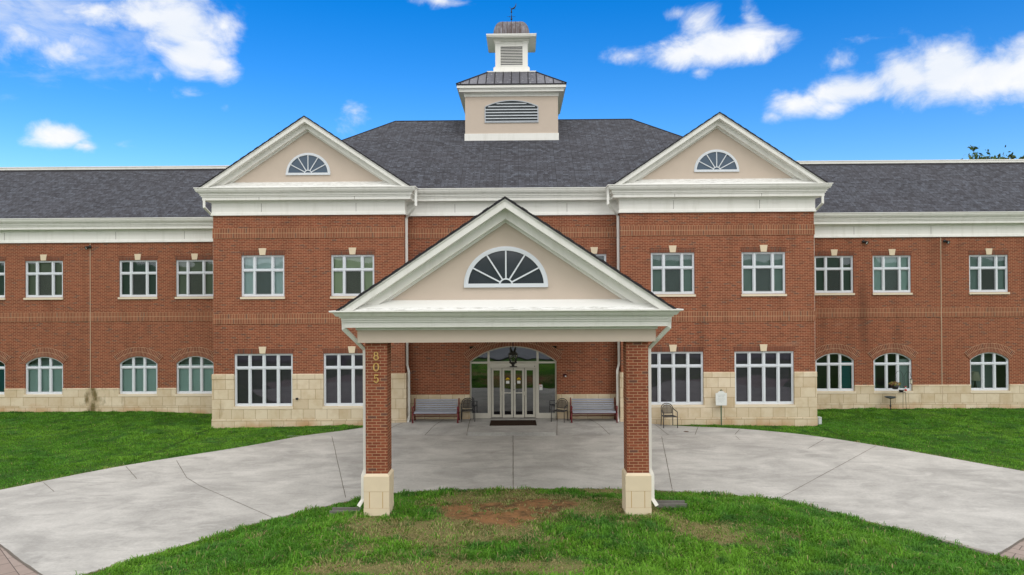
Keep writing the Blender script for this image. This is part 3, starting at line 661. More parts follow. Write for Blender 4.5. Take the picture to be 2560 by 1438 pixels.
# --- windows
def window(x0, x1, z0, z1, y, cols, tr, arch=0., blinds=('dark', 'dark'), glass='glass', key=True, scr=None, special=None, nm='window'):
    """cols = inner mullion centres; tr = transom z; arch = rise of a segmental head; blinds = material for (side/whole, centre lower)"""
    yf, yb = y+.045, y+.13; F = MB(); fw_ = .05; mw = .036; n = 20
    w_ = x1-x0; cx = (x0+x1)/2
    if arch:
        Rr = w_*w_/(8*arch)+arch/2; zc = z1-Rr; th = math.asin(w_/2/Rr)
        arcp = lambda t, r_: (cx+r_*math.sin(t), zc+r_*math.cos(t)); ztop = lambda x: zc+math.sqrt(max(0, Rr*Rr-(x-cx)**2))
        zs = z1-arch
        for k in range(n):
            a, b = -th+2*th*k/n, -th+2*th*(k+1)/n; F.prism([arcp(a, Rr-fw_), arcp(b, Rr-fw_), arcp(b, Rr), arcp(a, Rr)], yf, yb)
    else: zs = z1; ztop = lambda x: z1; F.box(x0, x1, yf, yb, z1-fw_, z1)
    F.cbox(x0, x0+fw_, yf+.001, yb, z0, zs); F.cbox(x1-fw_, x1, yf+.001, yb, z0, zs); F.cbox(x0+fw_, x1-fw_, yf, yb, z0, z0+.085)
    F.cbox(x0+fw_, x1-fw_, yf-.004, yb, tr-mw, tr+mw)
    for c in cols: F.cbox(c-mw, c+mw, yf-.002, yb, z0+.085, tr-mw); F.cbox(c-mw, c+mw, yf-.002, yb, tr+mw, ztop(c)-.02)
    # sash rings, set back 2 cm
    eds = [x0+fw_]+[v for c in cols for v in (c-mw, c+mw)]+[x1-fw_]; sw = .03
    for i in range(0, len(eds), 2):
        a, b = eds[i], eds[i+1]
        rows = [(z0+.085, tr-mw)]+([] if arch else [(tr+mw, z1-fw_)])
        for c, d in rows:
            F.box(a+.004, a+sw, yf+.022, yb-.01, c+.004, d-.004); F.box(b-sw, b-.004, yf+.022, yb-.01, c+.004, d-.004)
            F.box(a+sw, b-sw, yf+.022, yb-.01, c+.004, c+sw); F.box(a+sw, b-sw, yf+.022, yb-.01, d-sw, d-.004)
        if arch: F.box(a, a+sw*.8, yf+.022, yb-.01, tr+mw, min(ztop(a), ztop(a+sw*.8))-.02); F.box(b-sw*.8, b, yf+.022, yb-.01, tr+mw, min(ztop(b), ztop(b-sw*.8))-.02); F.box(a+sw*.8, b-sw*.8, yf+.022, yb-.01, tr+mw, tr+mw+sw*.8)
    f = build(nm, F, 'frame', bld)
    outline = [(x0+.02, z0+.02), (x1-.02, z0+.02)]+([(arcp(th-2*th*k/n, Rr-.02)) for k in range(n+1)] if arch else [(x1-.02, z1-.02), (x0+.02, z1-.02)])
    g = MB(); g.face([(x, y+.105, z) for x, z in outline]); build('pane', g, glass, f)
    b = MB(); names = []
    def quad(a, c, d, e_, yy, mat):
        if mat not in names: names.append(mat)
        b.face([(a, yy, d), (c, yy, d), (c, yy, e_), (a, yy, e_)], mi=names.index(mat))
    side, cen = blinds
    yb2 = y+.20
    if special: special(quad, x0, x1, z0, z1, tr, yb2, cols)
    elif len(cols) == 2:
        c0, c1 = cols
        quad(x0, c0, z0, z1, yb2, side); quad(c1, x1, z0, z1, yb2, side); quad(c0, c1, tr, z1, yb2, side); quad(c0, c1, z0, tr, yb2, cen)
    else: quad(x0, x1, z0, z1, yb2, side)
    if names: build('blind', b, [BL[k] for k in names], f)
    if scr:
        q = MB(); a, c = scr; q.face([(a, y+.058, z0+.09), (c, y+.058, z0+.09), (c, y+.058, tr-mw), (a, y+.058, tr-mw)]); build('insect_screen', q, 'screen', f)
    # sill
    q = MB(); zb = z0-.10; q.prism([(x0-.03, zb), (x1+.03, zb), (x1+.03, z0-.008), (x0-.03, z0-.008)], y-.065, y+.06); build('sill', q, 'sill', f)
    if arch:
        r0, r1 = Rr, Rr+.425; th2 = th; q = MB(); m = 26
        for k in range(m):
            a, c = -th2+2*th2*k/m, -th2+2*th2*(k+1)/m; rm = Rr+.21
            pa, pb, pc, pd = arcp(a, r0), arcp(c, r0), arcp(c, r1), arcp(a, r1); yy = y-.018
            q.face([(p[0], yy, p[1]) for p in (pa, pb, pc, pd)], uv=[(a*rm, 0.003), (c*rm, 0.003), (c*rm, .413), (a*rm, .413)])
            q.face([(pa[0], yy, pa[1]), (pa[0], y+.13, pa[1]), (pb[0], y+.13, pb[1]), (pb[0], yy, pb[1])], uv=[(a*rm, 0), (a*rm, .13), (c*rm, .13), (c*rm, 0)])
            q.face([(pd[0], yy, pd[1]), (pc[0], yy, pc[1]), (pc[0], y+.01, pc[1]), (pd[0], y+.01, pd[1])])
        for a, sg in ((-th2, 1), (th2, -1)):
            p0, p1 = arcp(a, r0), arcp(a, r1); q.face([(p0[0], y-.018, p0[1]), (p1[0], y-.018, p1[1]), (p1[0], y+.01, p1[1]), (p0[0], y+.01, p0[1])][::sg])
        build('brick_arch', q, 'archbrick', f)
    elif key:
        q = MB(); zl = z1+.205; q.prism([(x0-.005, z1+.003), (x1+.005, z1+.003), (x1+.06, zl), (x0-.06, zl)], y-.012, y+.13)
        build('lintel', q, 'lintel', f)
        kx = cx if key is True else key
        q = MB(); q.prism([(kx-.115, z1+.012), (kx+.115, z1+.012), (kx+.155, z1+.29), (kx-.155, z1+.29)], y-.04, y+.03); build('keystone', q, 'caststone', f)
    return f
def thirds(x0, x1): return [x0+(x1-x0)*.298, x0+(x1-x0)*.716]
PUb = [('pale', 'slate'), ('sage', 'olive'), ('gray', 'slate'), ('gray', 'slate')]
for h, bl in zip(PU, PUb):
    c = thirds(h[0], h[1]); window(*h, Dp, c, 6.395, blinds=bl, scr=(c[0]+.05, c[1]-.05))
PLb = ['navy', 'navy', 'char', 'navy']
for h, bl in zip(PL, PLb):
    w4 = (h[1]-h[0]-.06)/4; c = [h[0]+.03+w4*k for k in (1, 2, 3)]
    window(*h, Dp, c, 2.37, blinds=(bl, bl), glass='glass_dark', key=(h[0]+h[1])/2-.03)
WUb = [('dark', 'dark'), ('olive', 'olive'), ('dark', 'dark'), ('olive', 'olive'), ('dark', 'dark'), ('teal', 'slate'), ('slate', 'dark'), ('dark', 'dark')]
for h, bl in zip(WU, WUb):
    c = thirds(h[0], h[1]); window(*h, Dw, c, 6.41, blinds=bl, scr=(c[0]+.05, c[1]-.05))
def teal_arch(quad, x0, x1, z0, z1, tr, y, cols):
    quad(x0, x1, z0, tr+.13, y, 'teal'); quad(x0, x1, tr+.13, z1, y+.25, 'slate')  # darker slate sheet paints in the reflection across the arch head
def dark_room(quad, x0, x1, z0, z1, tr, y, cols): quad(cols[1]+.02, x1, z0, z1-.4, y, 'aqua'); quad(x0, x0+.2, z0, z1-.3, y+.05, 'green')
def curtain_room(quad, x0, x1, z0, z1, tr, y, cols): quad(cols[1]+.05, x1, z0, z1-.3, y, 'gray'); quad(x0, x0+.22, z0, z1-.3, y+.05, 'gray')
def grey_room(quad, x0, x1, z0, z1, tr, y, cols): quad(x0, x1, z0, z1, y+.9, 'slate')
WLs = [dark_room, teal_arch, teal_arch, teal_arch, dark_room, curtain_room, grey_room, grey_room]
for h, sp in zip(WL, WLs):
    w3 = h[1]-h[0]; c = [h[0]+w3*.352, h[0]+w3*.648]; window(*h, Dw, c, 2.045, arch=.335, special=sp)
for h in RU: window(*h, Dr, [(h[0]+h[1])/2], 6.395, blinds=('dark', 'dark'))

# --- entrance
E_ = MB(); y = Dr+.09; x0, x1, z0, z1 = DOOR; wA = x1-x0; zs = 2.53; rise = z1-zs; Ra = wA*wA/(8*rise)+rise/2; zc = z1-Ra; tha = math.asin(wA/2/Ra); cxd = (x0+x1)/2
arcd = lambda t, r_: (cxd+r_*math.sin(t), zc+r_*math.cos(t))
for k in range(24):
    a, b = -tha+2*tha*k/24, -tha+2*tha*(k+1)/24; E_.prism([arcd(a, Ra-.05), arcd(b, Ra-.05), arcd(b, Ra), arcd(a, Ra)], y, y+.12)
E_.cbox(x0, x0+.06, y+.001, y+.12, z0, zs); E_.cbox(x1-.06, x1, y+.001, y+.12, z0, zs)
for xm in (-1.03, 1.035): E_.cbox(xm-.045, xm+.045, y-.004, y+.13, z0, 2.92 if xm else 0)
E_.cbox(x0+.06, -1.075, y, y+.12, 2.43, 2.51); E_.cbox(1.08, x1-.06, y, y+.12, 2.43, 2.51)
E_.cbox(-.985, .99, y, y+.12, 2.46, 2.52); E_.cbox(-.985, .99, y-.06, y+.12, 2.255, 2.455)     # operator header
E_.cbox(x0+.06, -1.075, y+.002, y+.12, z0, .34); E_.cbox(1.08, x1-.06, y+.002, y+.12, z0, .34)
E_.box(-.985, -.93, y+.01, y+.12, z0, 2.255); E_.box(.935, .99, y+.01, y+.12, z0, 2.255)
ent = build('entrance_frame', E_, 'doorframe', bld)
g = MB(); n = 20
for a, b in ((x0+.05, -1.07), (1.07, x1-.05)): g.face([(a, y+.07, .33), (b, y+.07, .33), (b, y+.07, 2.44), (a, y+.07, 2.44)])
g.face([(x0+.03, y+.07, 2.50), (x1-.03, y+.07, 2.50)]+[(p[0], y+.07, p[1]) for p in [arcd(tha-2*tha*k/n, Ra-.03) for k in range(n+1)]]); build('pane', g, 'glass_door', ent)
def leaf(xa, xb, yy, hdl):
    d = MB(); zt, zb, w_ = 2.24, .155, .085
    d.cbox(xa, xa+w_, yy, yy+.045, zb, zt); d.cbox(xb-w_, xb, yy, yy+.045, zb, zt); d.cbox(xa+w_, xb-w_, yy, yy+.045, zb, zb+.12); d.cbox(xa+w_, xb-w_, yy, yy+.045, zt-.1, zt)
    if hdl: d.cbox(xa+w_, xb-w_, yy+.004, yy+.045, 1.17, 1.215)
    o = build('door_leaf', d, 'doorframe', bld); p = MB(); p.face([(xa+w_-.01, yy+.025, zb+.11), (xb-w_+.01, yy+.025, zb+.11), (xb-w_+.01, yy+.025, zt-.09), (xa+w_-.01, yy+.025, zt-.09)]); build('pane', p, 'glass_door', o)
    if hdl:
        cx_ = (xa+xb)/2
        p = MB(); p.lathe([(0, 0), (.075, 0), (.075, .004), (0, .004)], 0, 0, 20); p.xform(Matrix.Translation((cx_, yy+.022, 1.76)) @ Matrix.Rotation(R(90), 4, 'X')); build('warning_sticker', p, 'yellow', o)
        p = MB(); p.box(cx_-.07, cx_+.07, yy+.014, yy+.018, 1.71, 1.735); p.box(cx_-.052, cx_+.052, yy+.013, yy+.0165, 1.752, 1.772); build('sticker_print', p, 'black', o)
        p = MB(); p.box(cx_-.068, cx_+.068, yy+.017, yy+.021, 1.585, 1.70); build('sticker_panel', p, 'paper', o)
    return o
leaf(-.915, -.475, y+.05, 0); l1 = leaf(-.455, -.005, y+.01, 1); l2 = leaf(.015, .465, y+.01, 1); leaf(.485, .925, y+.05, 0)
p = MB(); p.lathe([(0, 0), (.02, 0), (.02, .03), (0, .03)], 0, 0, 10); p.xform(Matrix.Translation((.04, y-.01, 1.33)) @ Matrix.Rotation(R(90), 4, 'X')); build('lock', p, 'black', l2)
p = MB(); p.box(.06, .10, y+.005, y+.009, 1.54, 1.60); build('sticker_panel', p, 'paper', l2)
for xx in (-.485, .475):
    p = MB(); p.box(xx-.012, xx+.022, y-.012, y+.05, 1.10, 1.24); build('door_handle', p, 'doorframe', ent)
p = MB(); p.box(-.14, .17, y-.085, y-.06, 2.285, 2.325); build('motion_sensor', p, 'black', ent)
p = MB(); p.box(.895, .925, y-.07, y-.06, 2.30, 2.34); build('indicator', p, 'black', ent)
p = MB(); p.box(1.10, 1.235, y+.055, y+.06, 1.30, 1.53); build('notice', p, 'paper', ent)
p = MB(); p.box(1.095, 1.15, y+.05, y+.054, 1.535, 1.565); p.box(1.125, 1.165, y+.05, y+.054, 1.455, 1.475); p.box(1.17, 1.19, y+.05, y+.054, 1.43, 1.475); build('notice_print', p, 'redink', ent)
# arch over the entrance, two rowlock rings
q = MB(); m = 40; r0, r1 = Ra, Ra+.415
for k in range(m):
    a, c = -tha+2*tha*k/m, -tha+2*tha*(k+1)/m; rm = Ra+.2; pa, pb, pc, pd = arcd(a, r0), arcd(c, r0), arcd(c, r1), arcd(a, r1); yy = Dr-.02
    q.face([(p[0], yy, p[1]) for p in (pa, pb, pc, pd)], uv=[(a*rm, .003), (c*rm, .003), (c*rm, .413), (a*rm, .413)])
    q.face([(pa[0], yy, pa[1]), (pa[0], Dr+.13, pa[1]), (pb[0], Dr+.13, pb[1]), (pb[0], yy, pb[1])], uv=[(a*rm, 0), (a*rm, .13), (c*rm, .13), (c*rm, 0)])
    q.face([(pd[0], yy, pd[1]), (pc[0], yy, pc[1]), (pc[0], Dr+.01, pc[1]), (pd[0], Dr+.01, pd[1])])
build('brick_arch', q, 'archbrick', bld)

# --- rooms behind the glass
mb = MB()
mb.box(-3.0, 3.0, Dr+3.2, Dr+3.3, 0, 3.6); mb.box(-3.1, -3.0, Dr+.14, Dr+3.3, 0, 3.6); mb.box(3.0, 3.1, Dr+.14, Dr+3.3, 0, 3.6); mb.box(-3.1, 3.1, Dr+.14, Dr+3.3, 3.6, 3.7)
for a, b, yy in ((-XE, -XO-.3, Dw), (XO+.3, XE, Dw)):
    mb.box(a, b, yy+1.6, yy+1.7, -.2, 8.8)
    mb.box(a, b, yy+.14, yy+1.6, 3.9, 4.0); mb.box(a, b, yy+.14, yy+1.6, .2, .3)
for a, b in ((-XO+.2, -XI-.2), (XI+.2, XO-.2)):
    mb.box(a, b, Dp+1.5, Dp+1.6, -.2, 9.4); mb.box(a, b, Dp+.14, Dp+1.5, 3.9, 4.0); mb.box(a, b, Dp+.2, Dp+1.5, .2, .3)
mb.box(-XI+.1, XI-.1, Dr+1.2, Dr+1.3, 3.8, 9.4)
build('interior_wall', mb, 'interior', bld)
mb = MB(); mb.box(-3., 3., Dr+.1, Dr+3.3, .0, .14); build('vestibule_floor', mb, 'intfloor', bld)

# --- cupola
CX, CY = -.045, 36.25
def sq(h): return [(CX-h, CY-h), (CX+h, CY-h), (CX+h, CY+h), (CX-h, CY+h)]
mb = MB(); h = 2.215; mb.vprism(sq(h), 11.2, 14.95); cup = build('cupola', mb, 'stucco', bld)
mb = MB(); mb.vprism(sq(h+.03), 12.2, 12.995); build('cupola_base_trim', mb, 'white', cup)
mb = MB(); path = [(CX-h, CY-h), (CX+h, CY-h), (CX+h, CY+h), (CX-h, CY+h)]
mb.sweep(path, [(0, 14.76), (.03, 14.76), (.03, 14.84), (.06, 14.85), (.06, 14.90), (.26, 14.93), (.26, 15.02), (.29, 15.03), (.29, 15.08), (.36, 15.09), (.36, 15.22), (.30, 15.24), (0, 15.24)], 0, closed=True); build('cupola_cornice', mb, 'white', cup)
mb = MB(); a, b = 2.60, 1.16; z0_, z1_ = 15.27, 16.25; A4 = [(x, y_, z0_) for x, y_ in sq(a)]; B4 = [(x, y_, z1_) for x, y_ in sq(b)]
for k in range(4):
    j = (k+1) % 4; mb.face([A4[k], A4[j], B4[j], B4[k]]); mb.face([(A4[k][0], A4[k][1], z0_-.055), (A4[j][0], A4[j][1], z0_-.055), A4[j], A4[k]], mi=1)
mb.face([(p[0], p[1], z0_-.055) for p in A4][::-1])
for k in range(-6, 7):
    x = CX+k*.40; t = min(1, (2.6-abs(k*.40))/(2.6-1.16))
    if t <= .02: continue
    mb.tube([(x, CY-2.6, z0_+.02), (x, CY-2.6+(2.6-1.16)*t, z0_+.02+(z1_-z0_)*t)], .022, 4, cap=False, mi=1)
for k in range(4): mb.tube([(A4[k][0], A4[k][1], z0_+.01), (B4[k][0], B4[k][1], z1_+.01)], .032, 5, mi=1)
build('cupola_skirt_roof', mb, ['metalroof', 'shingle_edge'], cup)
mb = MB(); mb.vprism(sq(1.21), 16.24, 16.295); mb.vprism(sq(.90), 16.295, 16.56); mb.vprism(sq(.85), 16.56, 16.62); hb = .80
mb.vprism(sq(hb), 16.62, 17.95)
for sx_ in (-1, 1): mb.box(CX+sx_*.69-.115, CX+sx_*.69+.115, CY-hb-.035, CY-hb+.0, 16.625, 17.78); mb.box(CX+sx_*.70-.15, CX+sx_*.70+.15, CY-hb-.06, CY-hb-.0, 17.78, 17.92)
mb.vprism(sq(.90), 17.90, 18.00)
mb.vprism(sq(1.21), 18.0, 18.10); mb.vprism(sq(1.235), 18.06, 18.125); build('lantern_body', mb, 'white', cup)
def louver(x0, x1, z0, z1, y, n, arch=0., parent=None, surround=.05):
    f = MB(); d = MB(); fr = []
    cx_ = (x0+x1)/2; w_ = x1-x0
    if arch:
        Rl = w_*w_/(8*arch)+arch/2; zc_ = z1-Rl; t_ = math.asin(w_/2/Rl); arcl = lambda t, r_: (cx_+r_*math.sin(t), zc_+r_*math.cos(t)); zt = lambda x: zc_+math.sqrt(max(0, Rl*Rl-(x-cx_)**2)); zsp = z1-arch
        for k in range(20):
            a_, b_ = -t_+2*t_*k/20, -t_+2*t_*(k+1)/20; f.prism([arcl(a_, Rl), arcl(b_, Rl), arcl(b_, Rl+surround), arcl(a_, Rl+surround)], y-.045, y+.01)
        d.face([(x0, y-.004, z0), (x1, y-.004, z0)]+[(q_[0], y-.004, q_[1]) for q_ in [arcl(t_-2*t_*k/20, Rl) for k in range(21)]])
    else: zsp = z1; f.box(x0-surround, x1+surround, y-.045, y+.01, z1, z1+surround); zt = lambda x: z1; d.face([(x0, y-.004, z0), (x1, y-.004, z0), (x1, y-.004, z1), (x0, y-.004, z1)])
    f.box(x0-surround, x0, y-.045, y+.01, z0-surround, zsp); f.box(x1, x1+surround, y-.045, y+.01, z0-surround, zsp); f.box(x0, x1, y-.045, y+.01, z0-surround, z0)
    st = (z1-z0)/n
    for k in range(n):
        za = z0+st*k; zb_ = za+st*.34; a_, b_ = x0, x1
        if zb_ > zsp and arch:
            if zb_ > z1-.02: zb_ = z1-.02
            hw = math.sqrt(max(0, Rl*Rl-(zb_-zc_)**2)); a_, b_ = cx_-hw+.01, cx_+hw-.01
        if b_-a_ < .1: continue
        f.face([(a_, y-.045, za), (b_, y-.045, za), (b_, y-.012, zb_), (a_, y-.012, zb_)]); f.face([(a_, y-.045, za-.014), (b_, y-.045, za-.014), (b_, y-.045, za), (a_, y-.045, za)]); f.face([(a_, y-.008, za), (b_, y-.008, za), (b_, y-.045, za-.014), (a_, y-.045, za-.014)])
    f.mi = [0]*len(f.f); d.mi = [1]*len(d.f); f.merge(d); return build('louver_vent', f, [plain('grey louver paint', (.46, .49, .52), .5, .3) if arch else 'white', plain('louver gap shade', (.06, .07, .075), .9, .1)], parent)  # flat dark backing, its colour standing in for shade between the slats
louver(CX-1.235, CX+1.235, 13.55, 14.54, CY-h, 7, .28, cup, .045)
louver(CX-.545, CX+.545, 16.70, 17.62, CY-hb, 12, 0, cup, .07)
mb = MB(); lev = []
for k in range(13):
    t = k/12*math.pi/2; lev.append((.40+.50*math.cos(t), 18.125+.88*math.sin(t)))
for k in range(12):
    P0 = [(x, y_, lev[k][1]) for x, y_ in sq(lev[k][0])]; P1 = [(x, y_, lev[k+1][1]) for x, y_ in sq(lev[k+1][0])]
    for i in range(4): j = (i+1) % 4; mb.face([P0[i], P0[j], P1[j], P1[i]])
mb.face([(x, y_, 19.005) for x, y_ in sq(.40)])
for i in (-2, -1, 0, 1, 2):
    pts = []
    for hh, zz in lev:
        if abs(i*.215) <= hh: pts.append((CX+i*.215, CY-hh-.008, zz+.004))
    mb.tube(pts, .016, 4, mi=1)
build('dome', mb, ['copper', plain('copper seam', (.10, .06, .045), .6, .3)], cup)
# weathervane: pole, balls, gull-like bird
mb = MB(); z = 18.99; mb.tube([(CX, CY, z), (CX, CY, 19.85)], .014, 6)
for zz, r_ in ((19.31, .055), (19.40, .035), (19.47, .03), (19.66, .045)): mb.lathe([(0, zz-r_), (r_*.7, zz-r_*.7), (r_, zz), (r_*.7, zz+r_*.7), (0, zz+r_)], CX, CY, 10)
mb.tube([(CX, CY, 19.66), (CX, CY, 19.84)], .026, 6)
mb.tube([(CX-.10, CY, 19.40), (CX-.10, CY, 19.46)], .012, 5); mb.tube([(CX-.22, CY, 19.43), (CX+.2, CY, 19.43)], .007, 5); mb.tube([(CX, CY-.2, 19.43), (CX, CY+.2, 19.43)], .007, 5)
mb.tube([(CX+.02, CY, 19.82), (CX+.10, CY, 19.85), (CX+.19, CY, 19.93), (CX+.23, CY, 20.03), (CX+.235, CY, 20.12)], [.03, .035, .03, .018, .005], 6)
mb.tube([(CX+.05, CY, 19.83), (CX+.22, CY, 19.82)], [.02, .006], 5); mb.tube([(CX, CY, 19.84), (CX-.10, CY, 19.92)], [.014, .004], 5)
build('weathervane', mb, 'black', cup)

# --- downspouts of the building
def spout(pts, sq_=(.085, .065), parent=bld, mat='white'):
    mb = MB(); mb.tube(pts, 0, square=sq_); return build('downspout', mb, mat, parent)
for s in (-1, 1):
    spout([(s*3.90, 29.02, 9.62), (s*3.90, 29.02, 8.98), (s*4.375, 29.58, 8.55), (s*4.375, 29.58, 2.45), (s*4.30, 29.52, 2.17), (s*4.30, 29.50, .34), (s*4.32, 29.28, .06)])
    spout([(s*12.56, 29.02, 9.58), (s*12.56, 29.02, 8.97), (s*12.40, 29.62, 8.60), (s*12.40, 29.62, 2.3)])
# expansion joints on the wings (pale sealant lines)
for xx in (-19.61, 19.55):
    mb = MB(); mb.box(xx-.014, xx+.014, Dw-.026, Dw-.001, 1.1, ZWB); mb.box(xx-.012, xx+.012, Dw-.0545, Dw-.049, -.1, 1.03); build('sealant_joint', mb, plain('pale sealant', (.50, .38, .27), .8, .1), bld)

# ------------------------------------------------------------------ entrance canopy
can = thing('entrance_canopy', 'white gabled porte-cochere on two brick columns with numerals 805 over the driveway', 'canopy', (0, Dc, 0))
YBk = 29.94
def column(s):
    c0, c1 = (-3.30, -2.79) if s < 0 else (2.79, 3.30)
    mb = MB(); mb.box(c0, c1, Dc, Dc+.508, 1.20, 4.30); col = build('column', mb, 'brick', can)
    b = MB(); p = .045; x0, x1, y0, y1 = c0-p, c1+p, Dc-p, Dc+.508+p
    b.box(x0, x1, y0, y1, .815, 1.165)
    t = [(x0, y0), (x1, y0), (x1, y1), (x0, y1)]; u_ = [(c0+.003, Dc+.003), (c1-.003, Dc+.003), (c1-.003, Dc+.505), (c0+.003, Dc+.505)]
    for k in range(4): j = (k+1) % 4; b.face([(*t[k], 1.165), (*t[j], 1.165), (*u_[j], 1.228), (*u_[k], 1.228)])
    b.box(x0+.004, x1-.004, y0+.004, y1-.004, .43, .808); b.box(x0, x1, y0, y1, -.3, .425); b.box(x0+.008, x1-.008, y0+.008, y1-.008, .42, .82, mi=1)
    for xx in (x0+.135, x1-.155): b.box(xx-.006, xx+.006, y0+.002, y0+.006, .43, .808, mi=1)
    build('column_base', b, ['caststone', plain('ochre joint', (.45, .26, .09), .9, .05)], col)
    return col
cl = column(-1); column(1)
# house number
def ringxz(m, cx, cz, ro, ri, y0, y1, a0=0., a1=2*math.pi, n=28):
    for k in range(n):
        a, b = a0+(a1-a0)*k/n, a0+(a1-a0)*(k+1)/n; p = lambda t, r_: (cx+r_[0]*math.cos(t), cz+r_[1]*math.sin(t))
        m.prism([p(a, ri), p(a, ro), p(b, ro), p(b, ri)], y0, y1)
NX, ny0, ny1 = -3.045, Dc-.03, Dc-.002
for ch, zb in (('8', 3.875), ('0', 3.615), ('5', 3.345)):
    m = MB()
    if ch == '8': ringxz(m, NX, zb+.143, (.052, .052), (.027, .037), ny0, ny1); ringxz(m, NX, zb+.055, (.066, .058), (.036, .040), ny0+.002, ny1)
    elif ch == '0': ringxz(m, NX, zb+.0975, (.074, .0985), (.040, .082), ny0, ny1)
    else:
        m.prism([(NX-.045, zb+.10), (NX-.028, zb+.10), (NX-.028, zb+.155), (NX-.040, zb+.195)], ny0, ny1); m.prism([(NX-.042, zb+.163), (NX+.052, zb+.163), (NX+.052, zb+.195), (NX-.042, zb+.195)], ny0+.002, ny1)
        ringxz(m, NX+.002, zb+.062, (.060, .064), (.030, .046), ny0+.001, ny1, R(-140), R(140)); m.prism([(NX-.062, zb+.03), (NX-.030, zb+.022), (NX-.024, zb+.045), (NX-.05, zb+.055)], ny0+.003, ny1)
    build('house_numeral', m, 'gold', cl, label='brass numeral '+ch)
mb = MB(); bw = 3.46
mb.box(-bw, bw, Dc-.10, Dc+.55, 4.285, 4.66); mb.box(-bw, -bw+.7, Dc+.55, YBk, 4.285, 4.66); mb.box(bw-.7, bw, Dc+.55, YBk, 4.285, 4.66); build('beam', mb, 'stucco', can)
mb = MB(); mb.box(-bw+.7, bw-.7, Dc+.55, YBk, 4.50, 4.56); build('canopy_ceiling', mb, 'white', can)
KP = [(0, -.03), (.035, -.03), (.035, .02), (.06, .03), (.23, .04), (.23, .160), (.265, .163), (.265, .21), (.305, .213), (.305, .262), (.345, .265), (.345, .295), (.40, .30), (.43, .34), (.455, .385), (.50, .395), (.525, .405), (.525, .435), (.49, .435), (.47, .38), (0, .37)]
mb = MB(); mb.sweep([(-bw, YBk), (-bw, Dc-.10), (bw, Dc-.10), (bw, YBk)], KP, 4.61); build('cornice', mb, 'white', can)
fanargs_glass[0] = 'fanglass'
gable(0, 7.605, 5.03, Dc-.06, can, YBk, ['ledge', 'ledge_clean'], (0, 5.60, .945, .875), 5.27)
for s in (-1, 1):
    spout([(s*3.745, Dc-.24, 4.90), (s*3.745, Dc-.24, 4.63), (s*3.355, Dc+.22, 4.10), (s*3.355, Dc+.22, 1.28), (s*3.405, Dc+.20, 1.14), (s*3.405, Dc+.18, .58), (s*3.50, Dc+.10, .43)], (.085, .075), can)
# hanging lantern
lx, ly = .115, 20.0
lan = thing('hanging_lantern', 'bronze carriage lantern hanging under the canopy in front of the arched doorway', 'lantern', (lx, ly, 4.5))
mb = MB(); mb.tube([(lx, ly, 4.5), (lx, ly, 3.90)], .012, 6); build('chain', mb, 'black', lan)
mb = MB()
for a in range(4):
    t = a*math.pi/2+math.pi/4; c_, s_ = math.cos(t), math.sin(t)
    mb.tube([(lx+.06*c_, ly+.06*s_, 3.76), (lx+.075*c_, ly+.075*s_, 3.82), (lx+.10*c_, ly+.10*s_, 3.88), (lx+.085*c_, ly+.085*s_, 3.91)], [.03, .032, .028, .012], 6)
mb.lathe([(0, 3.80), (.07, 3.79), (.10, 3.755), (.135, 3.71), (.135, 3.69), (0, 3.69)], lx, ly, 12)
for a in range(8):
    t = a*math.pi/4; c_, s_ = math.cos(t), math.sin(t); mb.tube([(lx+.125*c_, ly+.125*s_, 3.70), (lx+.085*c_, ly+.085*s_, 3.47)], .009, 5)
mb.lathe([(0, 3.48), (.11, 3.48), (.11, 3.46), (.07, 3.44), (.035, 3.41), (.045, 3.385), (.03, 3.36), (0, 3.35)], lx, ly, 12); build('lantern_frame', mb, 'black', lan)
mb = MB(); mb.lathe([(.118, 3.695), (.08, 3.48)], lx, ly, 8); build('glass', mb, 'lampglass', lan)

# ------------------------------------------------------------------ ground
def vnoise(x, y, sc, seed=0, octv=4):
    out = np.zeros_like(x, dtype=float); amp = 1.; tot = 0
    for o in range(octv):
        r_ = np.random.default_rng(seed+o*17); T = r_.random((256, 256)); f = sc*2**o
        u, v = x*f, y*f; i, j = np.floor(u).astype(int), np.floor(v).astype(int); a, b = u-i, v-j; a = a*a*(3-2*a); b = b*b*(3-2*b)
        g = lambda p, q: T[p % 256, q % 256]
        out += amp*((g(i, j)*(1-a)+g(i+1, j)*a)*(1-b)+(g(i, j+1)*(1-a)+g(i+1, j+1)*a)*b); tot += amp; amp *= .55
    return out/tot
IN = np.array([(-30, -14.5), (-12, 8.9), (-10.0, 11.5), (-8.25, 13.81), (-7.06, 15.4), (-5.7, 17.24), (-3.94, 18.9), (-3.0, 19.45), (-1.5, 19.74), (0, 19.82), (1.6, 19.85), (3.16, 19.80), (4.3, 19.6), (5.7, 19.25), (7.05, 18.65), (8.0, 17.7), (8.64, 16.75), (9.5, 15.5), (10.0, 14.8), (10.6, 14.35), (12.0, 13.6), (14.0, 12.7), (18, 11)])
OUT = np.array([(-40, -17.5), (-18, 14.2), (-16.0, 17.2), (-14.24, 19.83), (-12.37, 22.51), (-9.59, 25.3), (-8.11, 27.1), (-7.0, 27.95), (-6.03, 28.5), (-5.2, 29.0), (-4.4, 29.2), (4.4, 29.2), (5.77, 28.97), (7.33, 28.75), (8.95, 28.3), (10.9, 27.2), (12.84, 25.13), (15.36, 21.6), (18, 17.8), (40, -14)])
def cr(P, n=14):
    "smooth curve through the control points, sampled densely"
    out = []
    for i in range(len(P)-1):
        p0, p1, p2, p3 = P[max(i-1, 0)], P[i], P[i+1], P[min(i+2, len(P)-1)]
        for k in range(n):
            t = k/n; q = .5*((2*p1)+(-p0+p2)*t+(2*p0-5*p1+4*p2-p3)*t*t+(-p0+3*p1-3*p2+p3)*t**3); out.append(q)
    out.append(P[-1]); out = np.array(out); o = np.argsort(out[:, 0], kind='stable'); return out[o]
